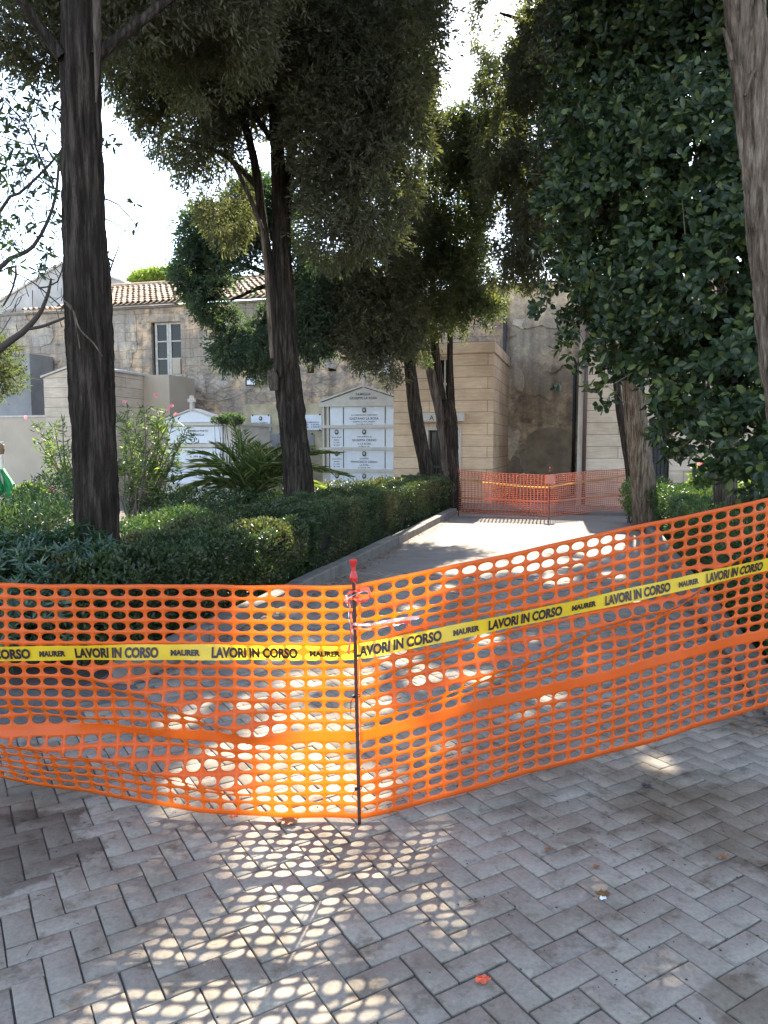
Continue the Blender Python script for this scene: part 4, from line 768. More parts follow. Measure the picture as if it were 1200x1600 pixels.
# ficus with big glossy leaves
def ficus():
    t = thing('ficus_tree', 'dense big leafed evergreen tree filling the right side above the hedge', 'tree')
    Y = 10
    trunk_px([(1136, gpx(Y)+6, 48), (1135, 800, 41), (1134, 750, 38), (1136, 680, 34), (1140, 560, 30), (1130, 420, 24), (1110, 250, 18)], Y, M['bark_grey'], t, seed=91, n=24)
    ends = [(900, 480, 8.4), (960, 300, 8.6), (1000, 150, 8.8), (880, 250, 8.8), (1080, 400, 7.6), (1010, 560, 8), (1150, 600, 7), (930, 600, 8.6), (1190, 300, 7.5)]
    for i, (c, d, yy) in enumerate(ends): limb(t, [pt(1134, 560, Y), pt((1134+c)/2, (560+d)/2, (Y+yy)/2), pt(c, d, yy)], [.08, .05, .02], M['bark_grey'], seed=i+100)
    bls = [bl(1120, 100, 9.2, 190, 170, 1.3), bl(960, 110, 9.4, 100, 90, .9), bl(905, 230, 9.0, 60, 80, .7), bl(900, 340, 8.8, 62, 70, .7), bl(960, 280, 8.6, 90, 120, .9), bl(1060, 260, 8.2, 120, 130, 1.1), bl(960, 430, 8.4, 84, 80, .8), bl(1080, 440, 7.8, 120, 120, 1.1),
           bl(1180, 380, 7.4, 90, 160, 1.0), bl(1000, 530, 8.0, 70, 60, .7), bl(1080, 580, 7.6, 84, 70, .8), bl(1170, 590, 7.0, 80, 90, .9), bl(1160, 690, 6.6, 60, 60, .6), bl(1200, 740, 6.4, 44, 46, .5), bl(1060, 660, 8.0, 34, 46, .4), bl(890, 440, 8.8, 34, 60, .4), bl(1010, 590, 8.4, 50, 40, .5),
           bl(1080, 680, 8.2, 24, 36, .3), bl(910, 520, 8.6, 30, 40, .3), bl(935, 620, 8.2, 22, 16, .15), bl(885, 575, 8.4, 14, 22, .12), bl(965, 600, 8.2, 20, 26, .2), bl(850, 480, 8.6, 14, 14, .12), bl(1120, -80, 9.2, 240, 160, 1.6), bl(1000, 30, 9.6, 120, 90, 1), bl(1300, 500, 7.5, 120, 300, 1.3), bl(1300, 100, 8.5, 160, 200, 1.5), bl(1170, -280, 9.2, 220, 160, 1.6)]
    bls = [(c, (r[0]*.92, r[1], r[2]*.92)) for c, r in bls]
    P, D = blobs_points(bls, 360, .5)
    nz = vnoise(P+3.1, .35); k = (nz > .30) & sunprune(P, grow=.9); P, D = P[k], D[k]
    L_F = .112; per = 7; n = len(P); ax = unit(D*.8+np.array([-.1, -.5, .15])+RNG.normal(size=(n, 3))*.45)
    ref = unit(RNG.normal(size=(n, 3))); s1 = unit(np.cross(ax, ref)); s2 = np.cross(ax, s1)
    ang = (np.tile(np.arange(per)*2.4, n)+np.repeat(RNG.random(n)*6.28, per)); A = np.repeat(ax, per, 0); S1 = np.repeat(s1, per, 0); S2 = np.repeat(s2, per, 0)
    rad = S1*np.cos(ang)[:, None]+S2*np.sin(ang)[:, None]; sp = .35+.75*RNG.random((n*per, 1))
    d = unit(rad*1.0+A*sp+np.array([0, 0, -.25])+RNG.normal(size=(n*per, 3))*.18); nr = unit(A-rad*.3+RNG.normal(size=(n*per, 3))*.3)
    pos = np.repeat(P, per, 0)+A*(RNG.random((n*per, 1))*.07)+d*.02
    k = sunprune(pos, .0, .8); pos, d, nr = pos[k], d[k], nr[k]
    leaf_mesh('crown', OVAL, pos, d, nr, L_F*(.55+.6*RNG.random(len(pos))), .055*(.7+.5*RNG.random(len(pos))), M['ficus'], t, RNG.random(len(pos))**1.4)
    # twigs inside
    tw = MB(); sel = RNG.choice(n, 650, replace=False)
    for i in sel:
        a = P[i]; tw.tube([a-ax[i]*.28+RNG.normal(size=3)*.03, a-ax[i]*.1, a+ax[i]*.05], [.006, .005, .003], 4, cap=False)
    tw.build('twigs', plain('ficus_twig', (.13, .10, .06), .8), t)
    print('ficus leaves', len(pos))
ficus()
# leafy shoots low on the right, hanging clear of the crown
# mostly bare tree at the left
def bare_tree():
    t = thing('loquat_tree', 'almost bare tree with thin crooked branches at the left edge', 'tree')
    Y = 8.6; rs = random.Random(5)
    R = lambda w_: w_*.27/F*Y
    def br(path, name='branch', yy=0):
        pts = [pt(a, b, Y+yy) for a, b, c in path]; return limb(t, pts, [R(c) for a, b, c in path], M['twig'], name, 10, .12, .1, rs.randint(0, 999))
    br([(-150, gpx(Y), 60), (-140, 900, 50), (-110, 760, 42), (-80, 660, 34), (-40, 590, 26), (0, 545, 20), (35, 520, 16), (58, 495, 13), (68, 478, 11), (76, 455, 9), (80, 435, 5)], 'trunk')
    br([(42, 514, 9), (62, 511, 9), (80, 505, 8), (105, 495, 7), (130, 485, 5), (160, 470, 3)]); br([(-60, 620, 20), (-30, 500, 16), (0, 418, 13), (30, 398, 12), (52, 385, 11), (75, 345, 9), (88, 300, 8), (94, 240, 6), (110, 200, 5)])
    br([(-40, 500, 12), (0, 330, 9), (30, 302, 8), (60, 275, 7), (92, 240, 6), (115, 205, 4)]); br([(0, 150, 3), (40, 195, 4), (60, 240, 5), (85, 295, 6)]); br([(0, 425, 3), (25, 415, 7), (20, 450, 6), (5, 478, 5)])
    br([(60, 450, 5), (90, 440, 4), (100, 390, 3), (70, 400, 3)]); br([(10, 420, 3), (50, 440, 4), (80, 465, 4), (97, 480, 3)]); br([(0, 212, 3), (40, 225, 4), (70, 230, 4), (95, 262, 3)])
    br([(160, 310, 5), (185, 320, 4), (215, 355, 3), (225, 372, 2)]); br([(160, 340, 4), (190, 355, 3), (210, 380, 2)]); br([(170, 430, 5), (178, 405, 4), (186, 385, 3)]); br([(160, 225, 4), (180, 235, 3), (195, 215, 2)])
    tips = [(rs_a, rs_b) for rs_a, rs_b in [(random.uniform(-40, 98), random.uniform(125, 420)) for _ in range(95)]]+[(30, 160), (50, 155), (70, 140), (10, 180), (20, 205), (5, 225), (30, 240), (48, 195), (60, 165), (20, 240), (55, 245), (8, 280), (20, 290), (40, 258), (12, 345), (30, 338), (5, 360), (50, 310), (70, 222), (80, 130), (45, 205), (100, 345), (210, 318), (213, 357), (176, 225), (168, 215), (66, 410), (60, 425), (38, 320), (15, 195), (4, 150), (-20, 200), (-30, 300), (-10, 250), (20, 385), (70, 385), (35, 355), (92, 330), (165, 400)]
    pos = []; d = []; tw = MB()
    for (a, b) in tips:
        c = pt(a+rs.uniform(-3, 3), b, Y+rs.uniform(-.25, .25)); tgt = c+np.array([rs.uniform(-.22, .22), rs.uniform(-.1, .1), rs.uniform(-.3, .12)])
        tw.tube([tgt, (c+tgt)/2+np.array([rs.uniform(-.04, .04), 0, rs.uniform(-.04, .04)]), c], [.006, .005, .003], 4, cap=False)
        for k in range(rs.randint(4, 8)):
            q = unit(np.array([[rs.gauss(0, 1), rs.gauss(0, .6), rs.gauss(-.3, .8)]]))[0]; pos.append(c+q*.01); d.append(q)
    for k in range(230):
        a, b = rs.uniform(-60, 100), rs.uniform(130, 520); c = pt(a, b, Y+rs.uniform(-.4, .4)); q = c+np.array([rs.uniform(-.25, .25), rs.uniform(-.1, .1), rs.uniform(-.3, .3)]); m_ = (c+q)/2+np.array([rs.uniform(-.06, .06), 0, rs.uniform(-.06, .06)])
        tw.tube([c, m_, q], [.005, .004, .002], 4, cap=False)
    tw.build('twigs', M['twig'], t); pos = np.array(pos); d = np.array(d)
    leaf_mesh('foliage', OVAL, pos, d, unit(RNG.normal(size=pos.shape)), .12*(.6+.5*RNG.random(len(pos))), .032, M['shrub'], t)
bare_tree()
# small conifer sprays at left edge
t = thing('cypress_tree', 'pale conifer branch tips poking in at the left edge above the annex', 'tree')
trunk_px([(-120, gpx(13), 40), (-115, 700, 34), (-100, 560, 26), (-90, 400, 18)], 13, M['bark_grey'], t, seed=95, n=14)
limb(t, [pt(-100, 560, 13), pt(-40, 560, 13), pt(20, 575, 13)], [.06, .04, .01], M['bark_grey'])
cypress_crown([bl(5, 560, 13, 22, 26, .4), bl(22, 590, 13, 14, 16, .3), bl(-30, 570, 13, 40, 50, .6), bl(-90, 480, 13, 60, 130, .9), bl(-90, 300, 13, 50, 130, .7)], 1300, M['cypress'], t, .07, .02, droop=-.1)

# ---------------------------------------------------------------- HEDGES AND SHRUBS
def leafbed(name, label, cat, sampler, n, L, W, mat, tpl=LANCE, per=1, sun=False, group=None, up=.35, core=None, parent=None, rndf=None):
    t = parent or thing(name, label, cat, (0, 0, 0), 0, group)
    P, D = sampler(n)
    if per > 1:
        ax = unit(D+np.array([0, 0, up])+RNG.normal(size=P.shape)*.35); m = len(P); s1 = unit(np.cross(ax, unit(RNG.normal(size=(m, 3))))); s2 = np.cross(ax, s1)
        ang = np.tile(np.arange(per)*2.4, m)+np.repeat(RNG.random(m)*6.28, per); A = np.repeat(ax, per, 0)
        rad = np.repeat(s1, per, 0)*np.cos(ang)[:, None]+np.repeat(s2, per, 0)*np.sin(ang)[:, None]
        d = unit(rad+A*(.25+.6*RNG.random((m*per, 1)))+RNG.normal(size=(m*per, 3))*.12); nr = unit(A-rad*.4); pos = np.repeat(P, per, 0)+d*.004
    else:
        d = unit(D*.6+np.array([0, 0, up])+RNG.normal(size=P.shape)*.6); nr = unit(D+RNG.normal(size=P.shape)*.7); pos = P
    leaf_mesh('foliage', tpl, pos, d, nr, L*(.6+.7*RNG.random(len(pos))), W*(.7+.5*RNG.random(len(pos))), mat, t, None if rndf is None else rndf(pos))
    return t
def box_sampler(u0, u1, v0, v1, h, rough=.085, depth=.12, z0=.02):
    def f(n):
        per = np.array([(v1-v0)*h, (u1-u0)*(v1-v0), (v1-v0)*h, (u1-u0)*h, (u1-u0)*h]); k = RNG.choice(5, n, p=per/per.sum()); a, b = RNG.random(n), RNG.random(n); dp = (RNG.random(n)**1.3)*depth
        U = np.select([k == 0, k == 1, k == 2, k >= 3], [u1-dp, u0+a*(u1-u0), u0+dp, u0+a*(u1-u0)]); Vv = np.select([k == 3, k == 4], [v0+dp, v1-dp], v0+b*(v1-v0))
        Zz = np.where(k == 1, h-dp, z0+(np.where(k < 3, a, b))*(h-z0)); D = np.zeros((n, 3)); du = np.select([k == 0, k == 2], [1., -1.], 0.); dv = np.select([k == 3, k == 4], [-1., 1.], 0.); dz = (k == 1)*1.
        x, y = U*CT+Vv*ST, -U*ST+Vv*CT; P = np.stack([x, y, Zz], 1)
        D = np.stack([du*CT+dv*ST, -du*ST+dv*CT, dz], 1)
        off = (vnoise(P+5, .5)-.5)*rough*3+(vnoise(P+9, .16)-.5)*rough*2
        P = P+D*off[:, None]; P[:, 2] = np.maximum(P[:, 2], .01); nz = vnoise(P+2, .18); keep = nz > .24
        return P[keep], D[keep]
    return f
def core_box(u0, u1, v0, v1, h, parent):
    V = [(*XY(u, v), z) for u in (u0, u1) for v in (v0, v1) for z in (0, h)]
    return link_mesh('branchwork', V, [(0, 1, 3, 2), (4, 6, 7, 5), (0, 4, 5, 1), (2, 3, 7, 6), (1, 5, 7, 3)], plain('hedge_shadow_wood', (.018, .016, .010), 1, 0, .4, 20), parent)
HB = UL-.24
t = leafbed('hedge', 'clipped box hedge running along the left kerb toward the far net', 'hedge', box_sampler(HB-1.0, HB, 8.2, 16.75, .80), 105000, .034, .017, M['hedge'], OVAL, rndf=lambda q: np.clip(vnoise(q+3, .6)*.75+RNG.random(len(q))*.42-.04, 0, 1))
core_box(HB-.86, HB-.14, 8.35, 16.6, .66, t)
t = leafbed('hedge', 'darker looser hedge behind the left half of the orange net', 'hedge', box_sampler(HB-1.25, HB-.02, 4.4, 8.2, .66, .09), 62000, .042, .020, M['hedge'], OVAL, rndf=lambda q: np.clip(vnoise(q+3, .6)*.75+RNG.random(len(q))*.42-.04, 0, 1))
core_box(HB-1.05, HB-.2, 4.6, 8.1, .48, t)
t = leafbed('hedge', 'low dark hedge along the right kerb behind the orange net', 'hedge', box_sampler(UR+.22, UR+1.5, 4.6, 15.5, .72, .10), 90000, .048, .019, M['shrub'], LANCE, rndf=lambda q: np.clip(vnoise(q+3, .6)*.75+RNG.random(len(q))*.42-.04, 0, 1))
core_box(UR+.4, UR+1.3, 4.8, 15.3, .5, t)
def blob_sampler(bls, shell=.35, flat=True):
    def f(n):
        wv = np.array([(r[0]*r[1]*r[2])**.67 for c, r in bls]); k = RNG.choice(len(bls), n, p=wv/wv.sum()); c = np.array([b[0] for b in bls])[k]; r = np.array([b[1] for b in bls])[k]
        d = unit(RNG.normal(size=(n, 3))); q = RNG.random(n)**(shell*.5); P = c+d*r*q[:, None]*(1+.1*RNG.normal(size=(n, 1))); m = (P[:, 2] > .02) & (vnoise(P+4, .16) > .28); return P[m], d[m]
    return f
def shrub(name, label, bls, n, L, W, mat, tpl=LANCE, per=1, up=.35, stems=True, sh=.35):
    t = leafbed(name, label, 'shrub', blob_sampler(bls, sh), n, L, W, mat, tpl, per, up=up)
    mb = MB()
    for i, (c, r) in enumerate(bls):
        for k in range(5):
            b = np.array([c[0]+random.uniform(-.15, .15), c[1]+random.uniform(-.1, .1), 0]); e = c+np.array([random.uniform(-.8, .8)*r[0], random.uniform(-.5, .5)*r[1], random.uniform(.0, .7)*r[2]])
            mb.tube([b, (b+e)/2+np.array([random.uniform(-.05, .05), 0, 0]), e], [.012, .009, .004], 5, cap=False)
    mb.build('stems', M['twig'], t); return t
def sb(px, py, Y, rx, ry, rd): return bl(px, py, Y, rx, ry, rd)
shrub('pittosporum_shrub', 'low shrub of whorled dark green leaves in front of the thick left trunk', [sb(100, 870, 5.6, 80, 42, .5), sb(20, 885, 5.5, 70, 50, .5), sb(-60, 880, 5.5, 80, 60, .5), sb(140, 900, 5.5, 60, 45, .35), sb(170, 870, 5.8, 24, 26, .2), sb(60, 930, 5.3, 110, 60, .4), sb(20, 960, 5.1, 120, 70, .4)], 1900, .085, .022, M['pitto'], LANCE, 9, .5)
shrub('shrub', 'mixed green shrub with reddish twigs between the left edge and the thick trunk', [sb(40, 810, 8, 60, 36, .6), sb(90, 780, 9, 46, 40, .6), sb(10, 830, 7.5, 60, 40, .6), sb(85, 820, 7.4, 50, 40, .5), sb(-60, 820, 8, 80, 60, .7)], 12000, .055, .02, M['shrub'], LANCE, 1)
shrub('shrub', 'sunlit yellow green bush beside the green cloth at the left', [sb(48, 772, 12, 22, 16, .3), sb(60, 790, 11.8, 22, 22, .3), sb(40, 800, 12, 20, 18, .3)], 2600, .07, .035, M['olean'], OVAL, 1)
shrub('shrub', 'low tangled shrub with bright new shoots between the oleander and the hedge', [sb(230, 835, 8.2, 50, 30, .5), sb(285, 815, 9.0, 46, 22, .5), sb(215, 860, 7.6, 40, 40, .4)], 9000, .055, .019, M['shrub'], LANCE, 1)
shrub('shrub', 'low dark shrub filling the bed at the foot of the white tombs', [sb(550, 765, 15.5, 70, 15, .7), sb(610, 762, 16, 60, 14, .7), sb(670, 762, 16.4, 40, 14, .6), sb(490, 775, 15, 40, 18, .6)], 9000, .05, .024, M['hedge'], OVAL, 1)
shrub('shrub', 'dark shrub bed around the foot of the palm', [sb(310, 790, 11.8, 70, 26, .6), sb(380, 790, 12.2, 60, 26, .6), sb(430, 790, 12.6, 50, 24, .5), sb(260, 790, 12.2, 50, 30, .6)], 11000, .05, .022, M['shrub'], OVAL, 1)
shrub('shrub', 'dark green bush growing on top of the cross topped tomb', [sb(362, 655, 19.3, 20, 8, .3), sb(345, 657, 19.3, 14, 6, .25), sb(372, 657, 19.3, 8, 6, .2)], 2200, .07, .03, M['cypress_blue'], LANCE, 1)
shrub('shrub', 'small leafy shrub at the far end of the right kerb beside the pale trunk', [sb(985, 775, 14.8, 14, 26, .3), sb(995, 790, 14.5, 16, 22, .3)], 3500, .045, .022, M['olean'], OVAL, 1)
shrub('shrub', 'dark green shrub mass between the pale trunk and the ficus trunk', [sb(1040, 778, 13.2, 34, 20, .5), sb(1085, 785, 12.6, 36, 24, .5), sb(1030, 765, 13.8, 24, 18, .4), sb(1140, 800, 11, 40, 26, .5), sb(1190, 800, 9.8, 40, 30, .5)], 12000, .055, .02, M['shrub'], LANCE, 1)
tl_ = shrub('hibiscus_bush', 'sunlit yellow green bush with a pink flower left of the ficus trunk', [sb(1102, 738, 12.8, 16, 20, .3), sb(1100, 758, 12.8, 20, 14, .3), sb(1165, 765, 12.6, 12, 12, .2)], 1500, .085, .05, M['olean'], OVAL, 1)
def flowers(parent, spots, Y, r=.045, name='flower'):
    for (a, b) in spots:
        c = pt(a, b, Y+random.uniform(-.2, .2)); k = 6; ang = np.arange(k)*2*math.pi/k; ax = unit(np.array([[random.gauss(0, .4), -1, random.gauss(.2, .4)]])); s1 = unit(np.cross(ax, [[0, 0, 1]])); s2 = np.cross(ax, s1)
        d = s1*np.cos(ang)[:, None]+s2*np.sin(ang)[:, None]+ax*.4; leaf_mesh(name, OVAL, np.repeat(c[None], k, 0), d, np.repeat(ax, k, 0), r, r*.8, M['pink'], parent)
flowers(tl_, [(1095, 726)], 12.5, .07)
def oleander():
    t = thing('oleander_bush', 'tall oleander with narrow light green leaves and pink flowers right of the thick trunk', 'shrub'); Y = 11.6; rs = random.Random(3)
    P = []; D = []; mb = MB(); base = [(208, 812), (214, 815), (200, 810), (222, 812)]
    tips = [(200, 640), (215, 650), (232, 665), (250, 640), (262, 665), (240, 690), (205, 690), (222, 712), (258, 700), (235, 730), (278, 690), (272, 655), (195, 720), (245, 655), (225, 640), (210, 670), (285, 675), (255, 735), (200, 755), (235, 760), (248, 770), (265, 715), (60, 660), (75, 700), (85, 665), (95, 740), (70, 745), (100, 700), (80, 770), (60, 690), (110, 760), (98, 660), (292, 668), (196, 660)]
    for i, (a, b) in enumerate(tips):
        q = rs.choice(base) if a > 150 else (130, 815); yy = Y+rs.uniform(-.5, .5); s = pt(*q, Y); e = pt(a, b, yy); m_ = s*.45+e*.55+np.array([rs.uniform(-.12, .12), 0, rs.uniform(-.15, .05)])
        pts, r = resample([s, m_, e], [.018, .012, .005], .15); mb.tube(pts, r, 5, cap=False)
        for k in range(5):
            f = 1-.13*k; c = pts[int(f*(len(pts)-1))]
            side = c+np.array([rs.uniform(-.22, .22), rs.uniform(-.2, .2), rs.uniform(0, .22)]) if k else c; mb.tube([c, side], [.005, .003], 4, cap=False)
            for l in range(19):
                o = side+np.array([rs.gauss(0, .03), rs.gauss(0, .03), rs.uniform(-.16, .04)]); d = np.array([rs.gauss(0, 1), rs.gauss(0, 1), rs.gauss(.5, .6)]); P.append(o); D.append(d)
    mb.build('stems', plain('oleander_stem', (.13, .10, .08), .8), t); P = np.array(P); D = unit(np.array(D))
    leaf_mesh('foliage', LANCE, P, D, unit(RNG.normal(size=P.shape)), .13*(.6+.6*RNG.random(len(P))), .022, M['olean'], t)
    flowers(t, [(195, 628), (243, 618), (262, 640), (275, 648), (268, 634), (41, 652)], Y-.3, .038)
    flowers(t, [(82, 765)], 9.5, .05)
oleander()
def palm():
    t = thing('palm_plant', 'low feathery palm with arching fronds at the foot of the forked cypress', 'palm'); Y = 12.6; rs = random.Random(9)
    c = pt(392, 778, Y); mb = MB(); mb.tube([(c[0], c[1], 0), (c[0], c[1], c[2]-.05), (c[0], c[1], c[2]+.08)], [.16, .17, .08], 12); mb.build('trunk', M['bark_dark'], t)
    tips = [(300, 715), (330, 735), (285, 760), (420, 705), (350, 690), (405, 730), (268, 745), (300, 700), (335, 690), (270, 770), (362, 655), (345, 720), (410, 690), (440, 690), (378, 668), (425, 720), (490, 700), (530, 700), (545, 735), (515, 760), (470, 740), (320, 775), (300, 725), (480, 690), (395, 690), (455, 760), (360, 740), (500, 730)]
    for i, (a, b) in enumerate(tips):
        e = pt(a, b, Y+rs.uniform(-.9, .7)); L = np.linalg.norm(e-c); m_ = (c+e)/2+np.array([0, 0, .10+.08*L]); tip = e+np.array([0, 0, -.05*L])
        pts, r = resample([c, m_, tip], [.014, .010, .003], .05); mb = MB(); mb.tube(pts, r, 5, cap=False); fr_ = mb.build('frond', plain('palm_rachis', (.14, .17, .06), .6) if i == 0 else bpy.data.materials['palm_rachis'], t)
        P = []; D = []; ll = []
        for k in range(3, len(pts)-1):
            tn = pts[k+1]-pts[k-1]; tn /= np.linalg.norm(tn); s = np.cross(tn, [0, 0, 1]); s /= (np.linalg.norm(s)+1e-6); up = np.cross(s, tn); f = k/len(pts)
            for sg in (-1, 1):
                for q in (0,): P.append(pts[k]*(1-q)+pts[k+1]*q); D.append(s*sg*.85+tn*(.65+.5*f)+up*(.35-.5*abs(rs.gauss(0, .5)))); ll.append(.34*math.sin(math.pi*(.12+.8*f))+.05)
        P = np.array(P); D = np.array(D); leaf_mesh('leaflets', LANCE, P, D, unit(RNG.normal(size=P.shape)*.3+np.array([0, 0, 1])), np.array(ll), .017, M['palm'], fr_)
palm()
# grass tufts under the hedges (ground cover)
P = []; 
for k in range(9000):
    u = random.choice((random.uniform(UL-.22, UL-.14), random.uniform(UR+.14, UR+.3), random.uniform(UL-2.5, UL-1.2))); v = random.uniform(4.4, 15.5); P.append((*XY(u, v), 0))
P = np.array(P); D = unit(RNG.normal(size=P.shape)*.5+np.array([0, 0, 1])); tag(leaf_mesh('grass', LANCE, P, D, unit(RNG.normal(size=P.shape)), .07, .008, M['shrub'], None), 'short weeds and grass growing in the beds under the hedges', 'grass', kind='stuff')

# ---------------------------------------------------------------- THE NETS
RN = 21.6                                 # rows of the net: seven under the plain band, thirteen over it
ROWS = []; z = 0.35
for k in range(7): ROWS.append((z, z+1)); z += 1
z += .75
for k in range(13): ROWS.append((z, z+1)); z += 1
RN = z+.25
def net_mesh(name, surf, s0, s1, pitch, mat, parent, hw=.425, hh=.365, thick=.0016, seg=16, pw=2.2):
    """real holes: each cell is a ring of quads between its square outline and an oval"""
    ncol = int(round((s1-s0)/pitch)); V = []; idx = {}; Fs = []
    def vid(s, t):
        k = (round(s, 5), round(t, 5))
        if k not in idx: idx[k] = len(V); V.append((s, t))
        return idx[k]
    bands = [(0, ROWS[0][0]), (ROWS[6][1], ROWS[7][0]), (ROWS[-1][1], RN)]
    for c in range(ncol):
        a = s0+c*pitch; b = a+pitch; q = (b-a)/4
        xs = [a, a+q, a+2*q, a+3*q, b]
        for (t0, t1) in ROWS:
            g = (t1-t0)/4; out = [(xs[i], t0) for i in range(4)]+[(b, t0+g*i) for i in range(4)]+[(xs[4-i], t1) for i in range(4)]+[(a, t1-g*i) for i in range(4)]
            cx, cz = (a+b)/2+random.gauss(0, .0012), (t0+t1)/2+random.gauss(0, .018); inn = []; hwv = hw*(1+random.gauss(0, .02)); hhv = hh*(1+random.gauss(0, .035))
            for (x, y) in out:
                dx, dz = (x-cx)/((b-a)/2), (y-cz)/((t1-t0)/2); th = math.atan2(dz, dx); k = (abs(math.cos(th))**pw+abs(math.sin(th))**pw)**(-1/pw)
                inn.append((cx+math.cos(th)*k*hwv*(b-a), cz+math.sin(th)*k*hhv*(t1-t0)))
            O = [vid(*p) for p in out]; I = []
            for p in inn: I.append(len(V)); V.append(p)
            n = len(O)
            for i in range(n): Fs.append((O[i], O[(i+1) % n], I[(i+1) % n], I[i]))
        for (t0, t1) in bands:
            for i in range(4): Fs.append((vid(xs[i], t0), vid(xs[i+1], t0), vid(xs[i+1], t1), vid(xs[i], t1)))
    W = np.array([surf(s, t/RN) for s, t in V])
    o = link_mesh(name, W, np.array(Fs), mat, parent, None, True)
    md = o.modifiers.new('solid', 'SOLIDIFY'); md.thickness = thick; md.offset = 0
    return o
def ridge(s, t, s0, t0, s1, t1, wd, amp, sharp=1):
    dx, dt = s1-s0, t1-t0; L = math.hypot(dx, dt); a = ((s-s0)*dx+(t-t0)*dt)/L; b = (-(s-s0)*dt+(t-t0)*dx)/L
    f = math.exp(-(b/wd)**2)*max(0, min(1, (a+.1)/.25))*max(0, min(1, (L+.1-a)/.25)); return amp*f
POST = np.array([-.100, 2.93])
# left net: s = metres to the left of the post
def surf_left(s, t):
    x = POST[0]-s*.995; y = POST[1]+.05*s*s*.35
    q = min(1.6, max(0, s-.25)/1.2); low = max(0, 1-t/.5)
    zb = .012+.055*q**1.5; zz = .985*t+zb*low**1.3; y += .17*q**1.4*low**1.4
    f = ridge(s, t, 1.15, .66, .30, .34, .040, .028)+ridge(s, t, 1.6, .34, .40, .13, .040, .034)+ridge(s, t, 1.5, .46, .5, .24, .04, -.018)
    y -= f*1.2; zz -= f*.45
    y += .010*math.sin(s*7+t*3)*(1-t*.3)+.004*math.sin(s*17+t*9)
    if t > .95: zz -= .003*abs(math.sin(s*11))*(t-.95)/.05
    return (x, y, zz)
R_END = np.array([1.86, 3.47]); RL = float(np.linalg.norm(R_END-POST)); RD = (R_END-POST)/RL; RNRM = np.array([RD[1], -RD[0]])
def surf_right(s, t):
    k = s/RL; p = POST+RD*s; zb = .010+.285*k+.0; zt = .985+.325*k
    zz = zb+(zt-zb)*t
    f = (ridge(s, t, .10, .46, 1.5, .66, .045, .034)+ridge(s, t, .0, .88, .4, .86, .030, .018)+ridge(s, t, 1.2, .50, 1.8, .80, .045, .030)
         + ridge(s, t, .8, .56, 1.5, .58, .035, -.020)+ridge(s, t, .05, .80, .6, .74, .03, -.014)+ridge(s, t, .1, .62, .9, .74, .03, .014))
    p = p+RNRM*(f*1.2+.010*math.sin(s*6+t*4)+.004*math.sin(s*15-t*8)+.02*math.sin(math.pi*min(1, k))*(1-t))
    zz -= f*.42
    return (p[0], p[1], zz)
bn = thing('barrier_net', 'bright orange plastic safety net with oval holes, the near left panel', 'safety net', (0, 0, 0), 0, 'orange safety nets across the path')
net_mesh('mesh', surf_left, 0, 2.52, .072, M['net'], bn)
bn = thing('barrier_net', 'bright orange plastic safety net with oval holes, the near right panel', 'safety net', (0, 0, 0), 0, 'orange safety nets across the path')
net_mesh('mesh', surf_right, 0, 2.376, .072, M['net'], bn)
# printed tape
def tape_pt(px, off=0.0):
    """a point of the tape's centre line; off metres up"""
    if px <= 560:
        s = max(0, (560-px)/1164*2.94); x, y, _ = surf_left(s, .69); y -= .030
        py = 1022-3*math.sin((560-px)/560*3.14)+0*px
        p = pt(px, py, y); return np.array([p[0], y, p[2]+off]), np.array([0, 1, 0])
    k = (px-560)/640; s = None
    r = ray(px, 980); # meet the net's vertical plane
    d = (RNRM@(POST))/(RNRM@np.array([r[0], r[1]])); s = float(RD@(np.array([r[0], r[1]])*d-POST)); x, y, _ = surf_right(max(0, s), .69)
    ym = min(y, (r[1]*d))-.035
    py = 1019-136*((px-556)/638)+3*math.sin(k*math.pi)
    p = pt(px, py, ym); return np.array([p[0], p[1], p[2]+off]), None
def ribbon(name, pts, h, mat, parent=None, tilt=None):
    V = []; 
    for i, p in enumerate(pts):
        tl_y = tilt[i] if tilt is not None else 0
        V += [(p[0], p[1]+tl_y/2, p[2]-h/2), (p[0], p[1]-tl_y/2, p[2]+h/2)]
    o = link_mesh(name, V, [(2*i, 2*i+2, 2*i+3, 2*i+1) for i in range(len(pts)-1)], mat, parent, None, True); return o
wt = thing('warning_tape', 'yellow warning tape printed LAVORI IN CORSO stretched along the near orange nets', 'warning tape')
pts = [tape_pt(px)[0] for px in range(-360, 1421, 20)]
sm = [np.mean(pts[max(0, i-2):i+3], axis=0) for i in range(len(pts))]
TW = .062; PX = np.arange(-360, 1421, 20); TL = .012*np.sin(PX*.017)+.008*np.sin(PX*.049+1); tb_ = ribbon('tape', sm, TW, M['tape'], wt, TL); SM = np.array(sm)
def tp(px): return np.array([np.interp(px, PX, SM[:, k]) for k in range(3)])
def tape_text(body, x0, x1, hfrac, bold, name, up=.0):
    V, Fs = txt_mesh(body, 1.0, bold); a0, a1 = V[:, 0].min(), V[:, 0].max(); b0, b1 = V[:, 1].min(), V[:, 1].max(); H = TW*hfrac; out = []
    for a, b, _ in V:
        px = x0+(a-a0)/(a1-a0)*(x1-x0); p = tp(px); hz_ = ((b-b0)/(b1-b0)-.5)*H+up*TW; out.append((p[0], p[1]-.0048-float(np.interp(px, PX, TL))*hz_/TW, p[2]+hz_))
    link_mesh(name, out, Fs, M['tape_ink'], wt)
for x0, x1 in ((-95, 48), (118, 248), (331, 465), (555, 690), (763, 878), (945, 1047), (1103, 1191), (1248, 1330)): tape_text('LAVORI IN CORSO', x0, x1, .70, .050, 'lettering')
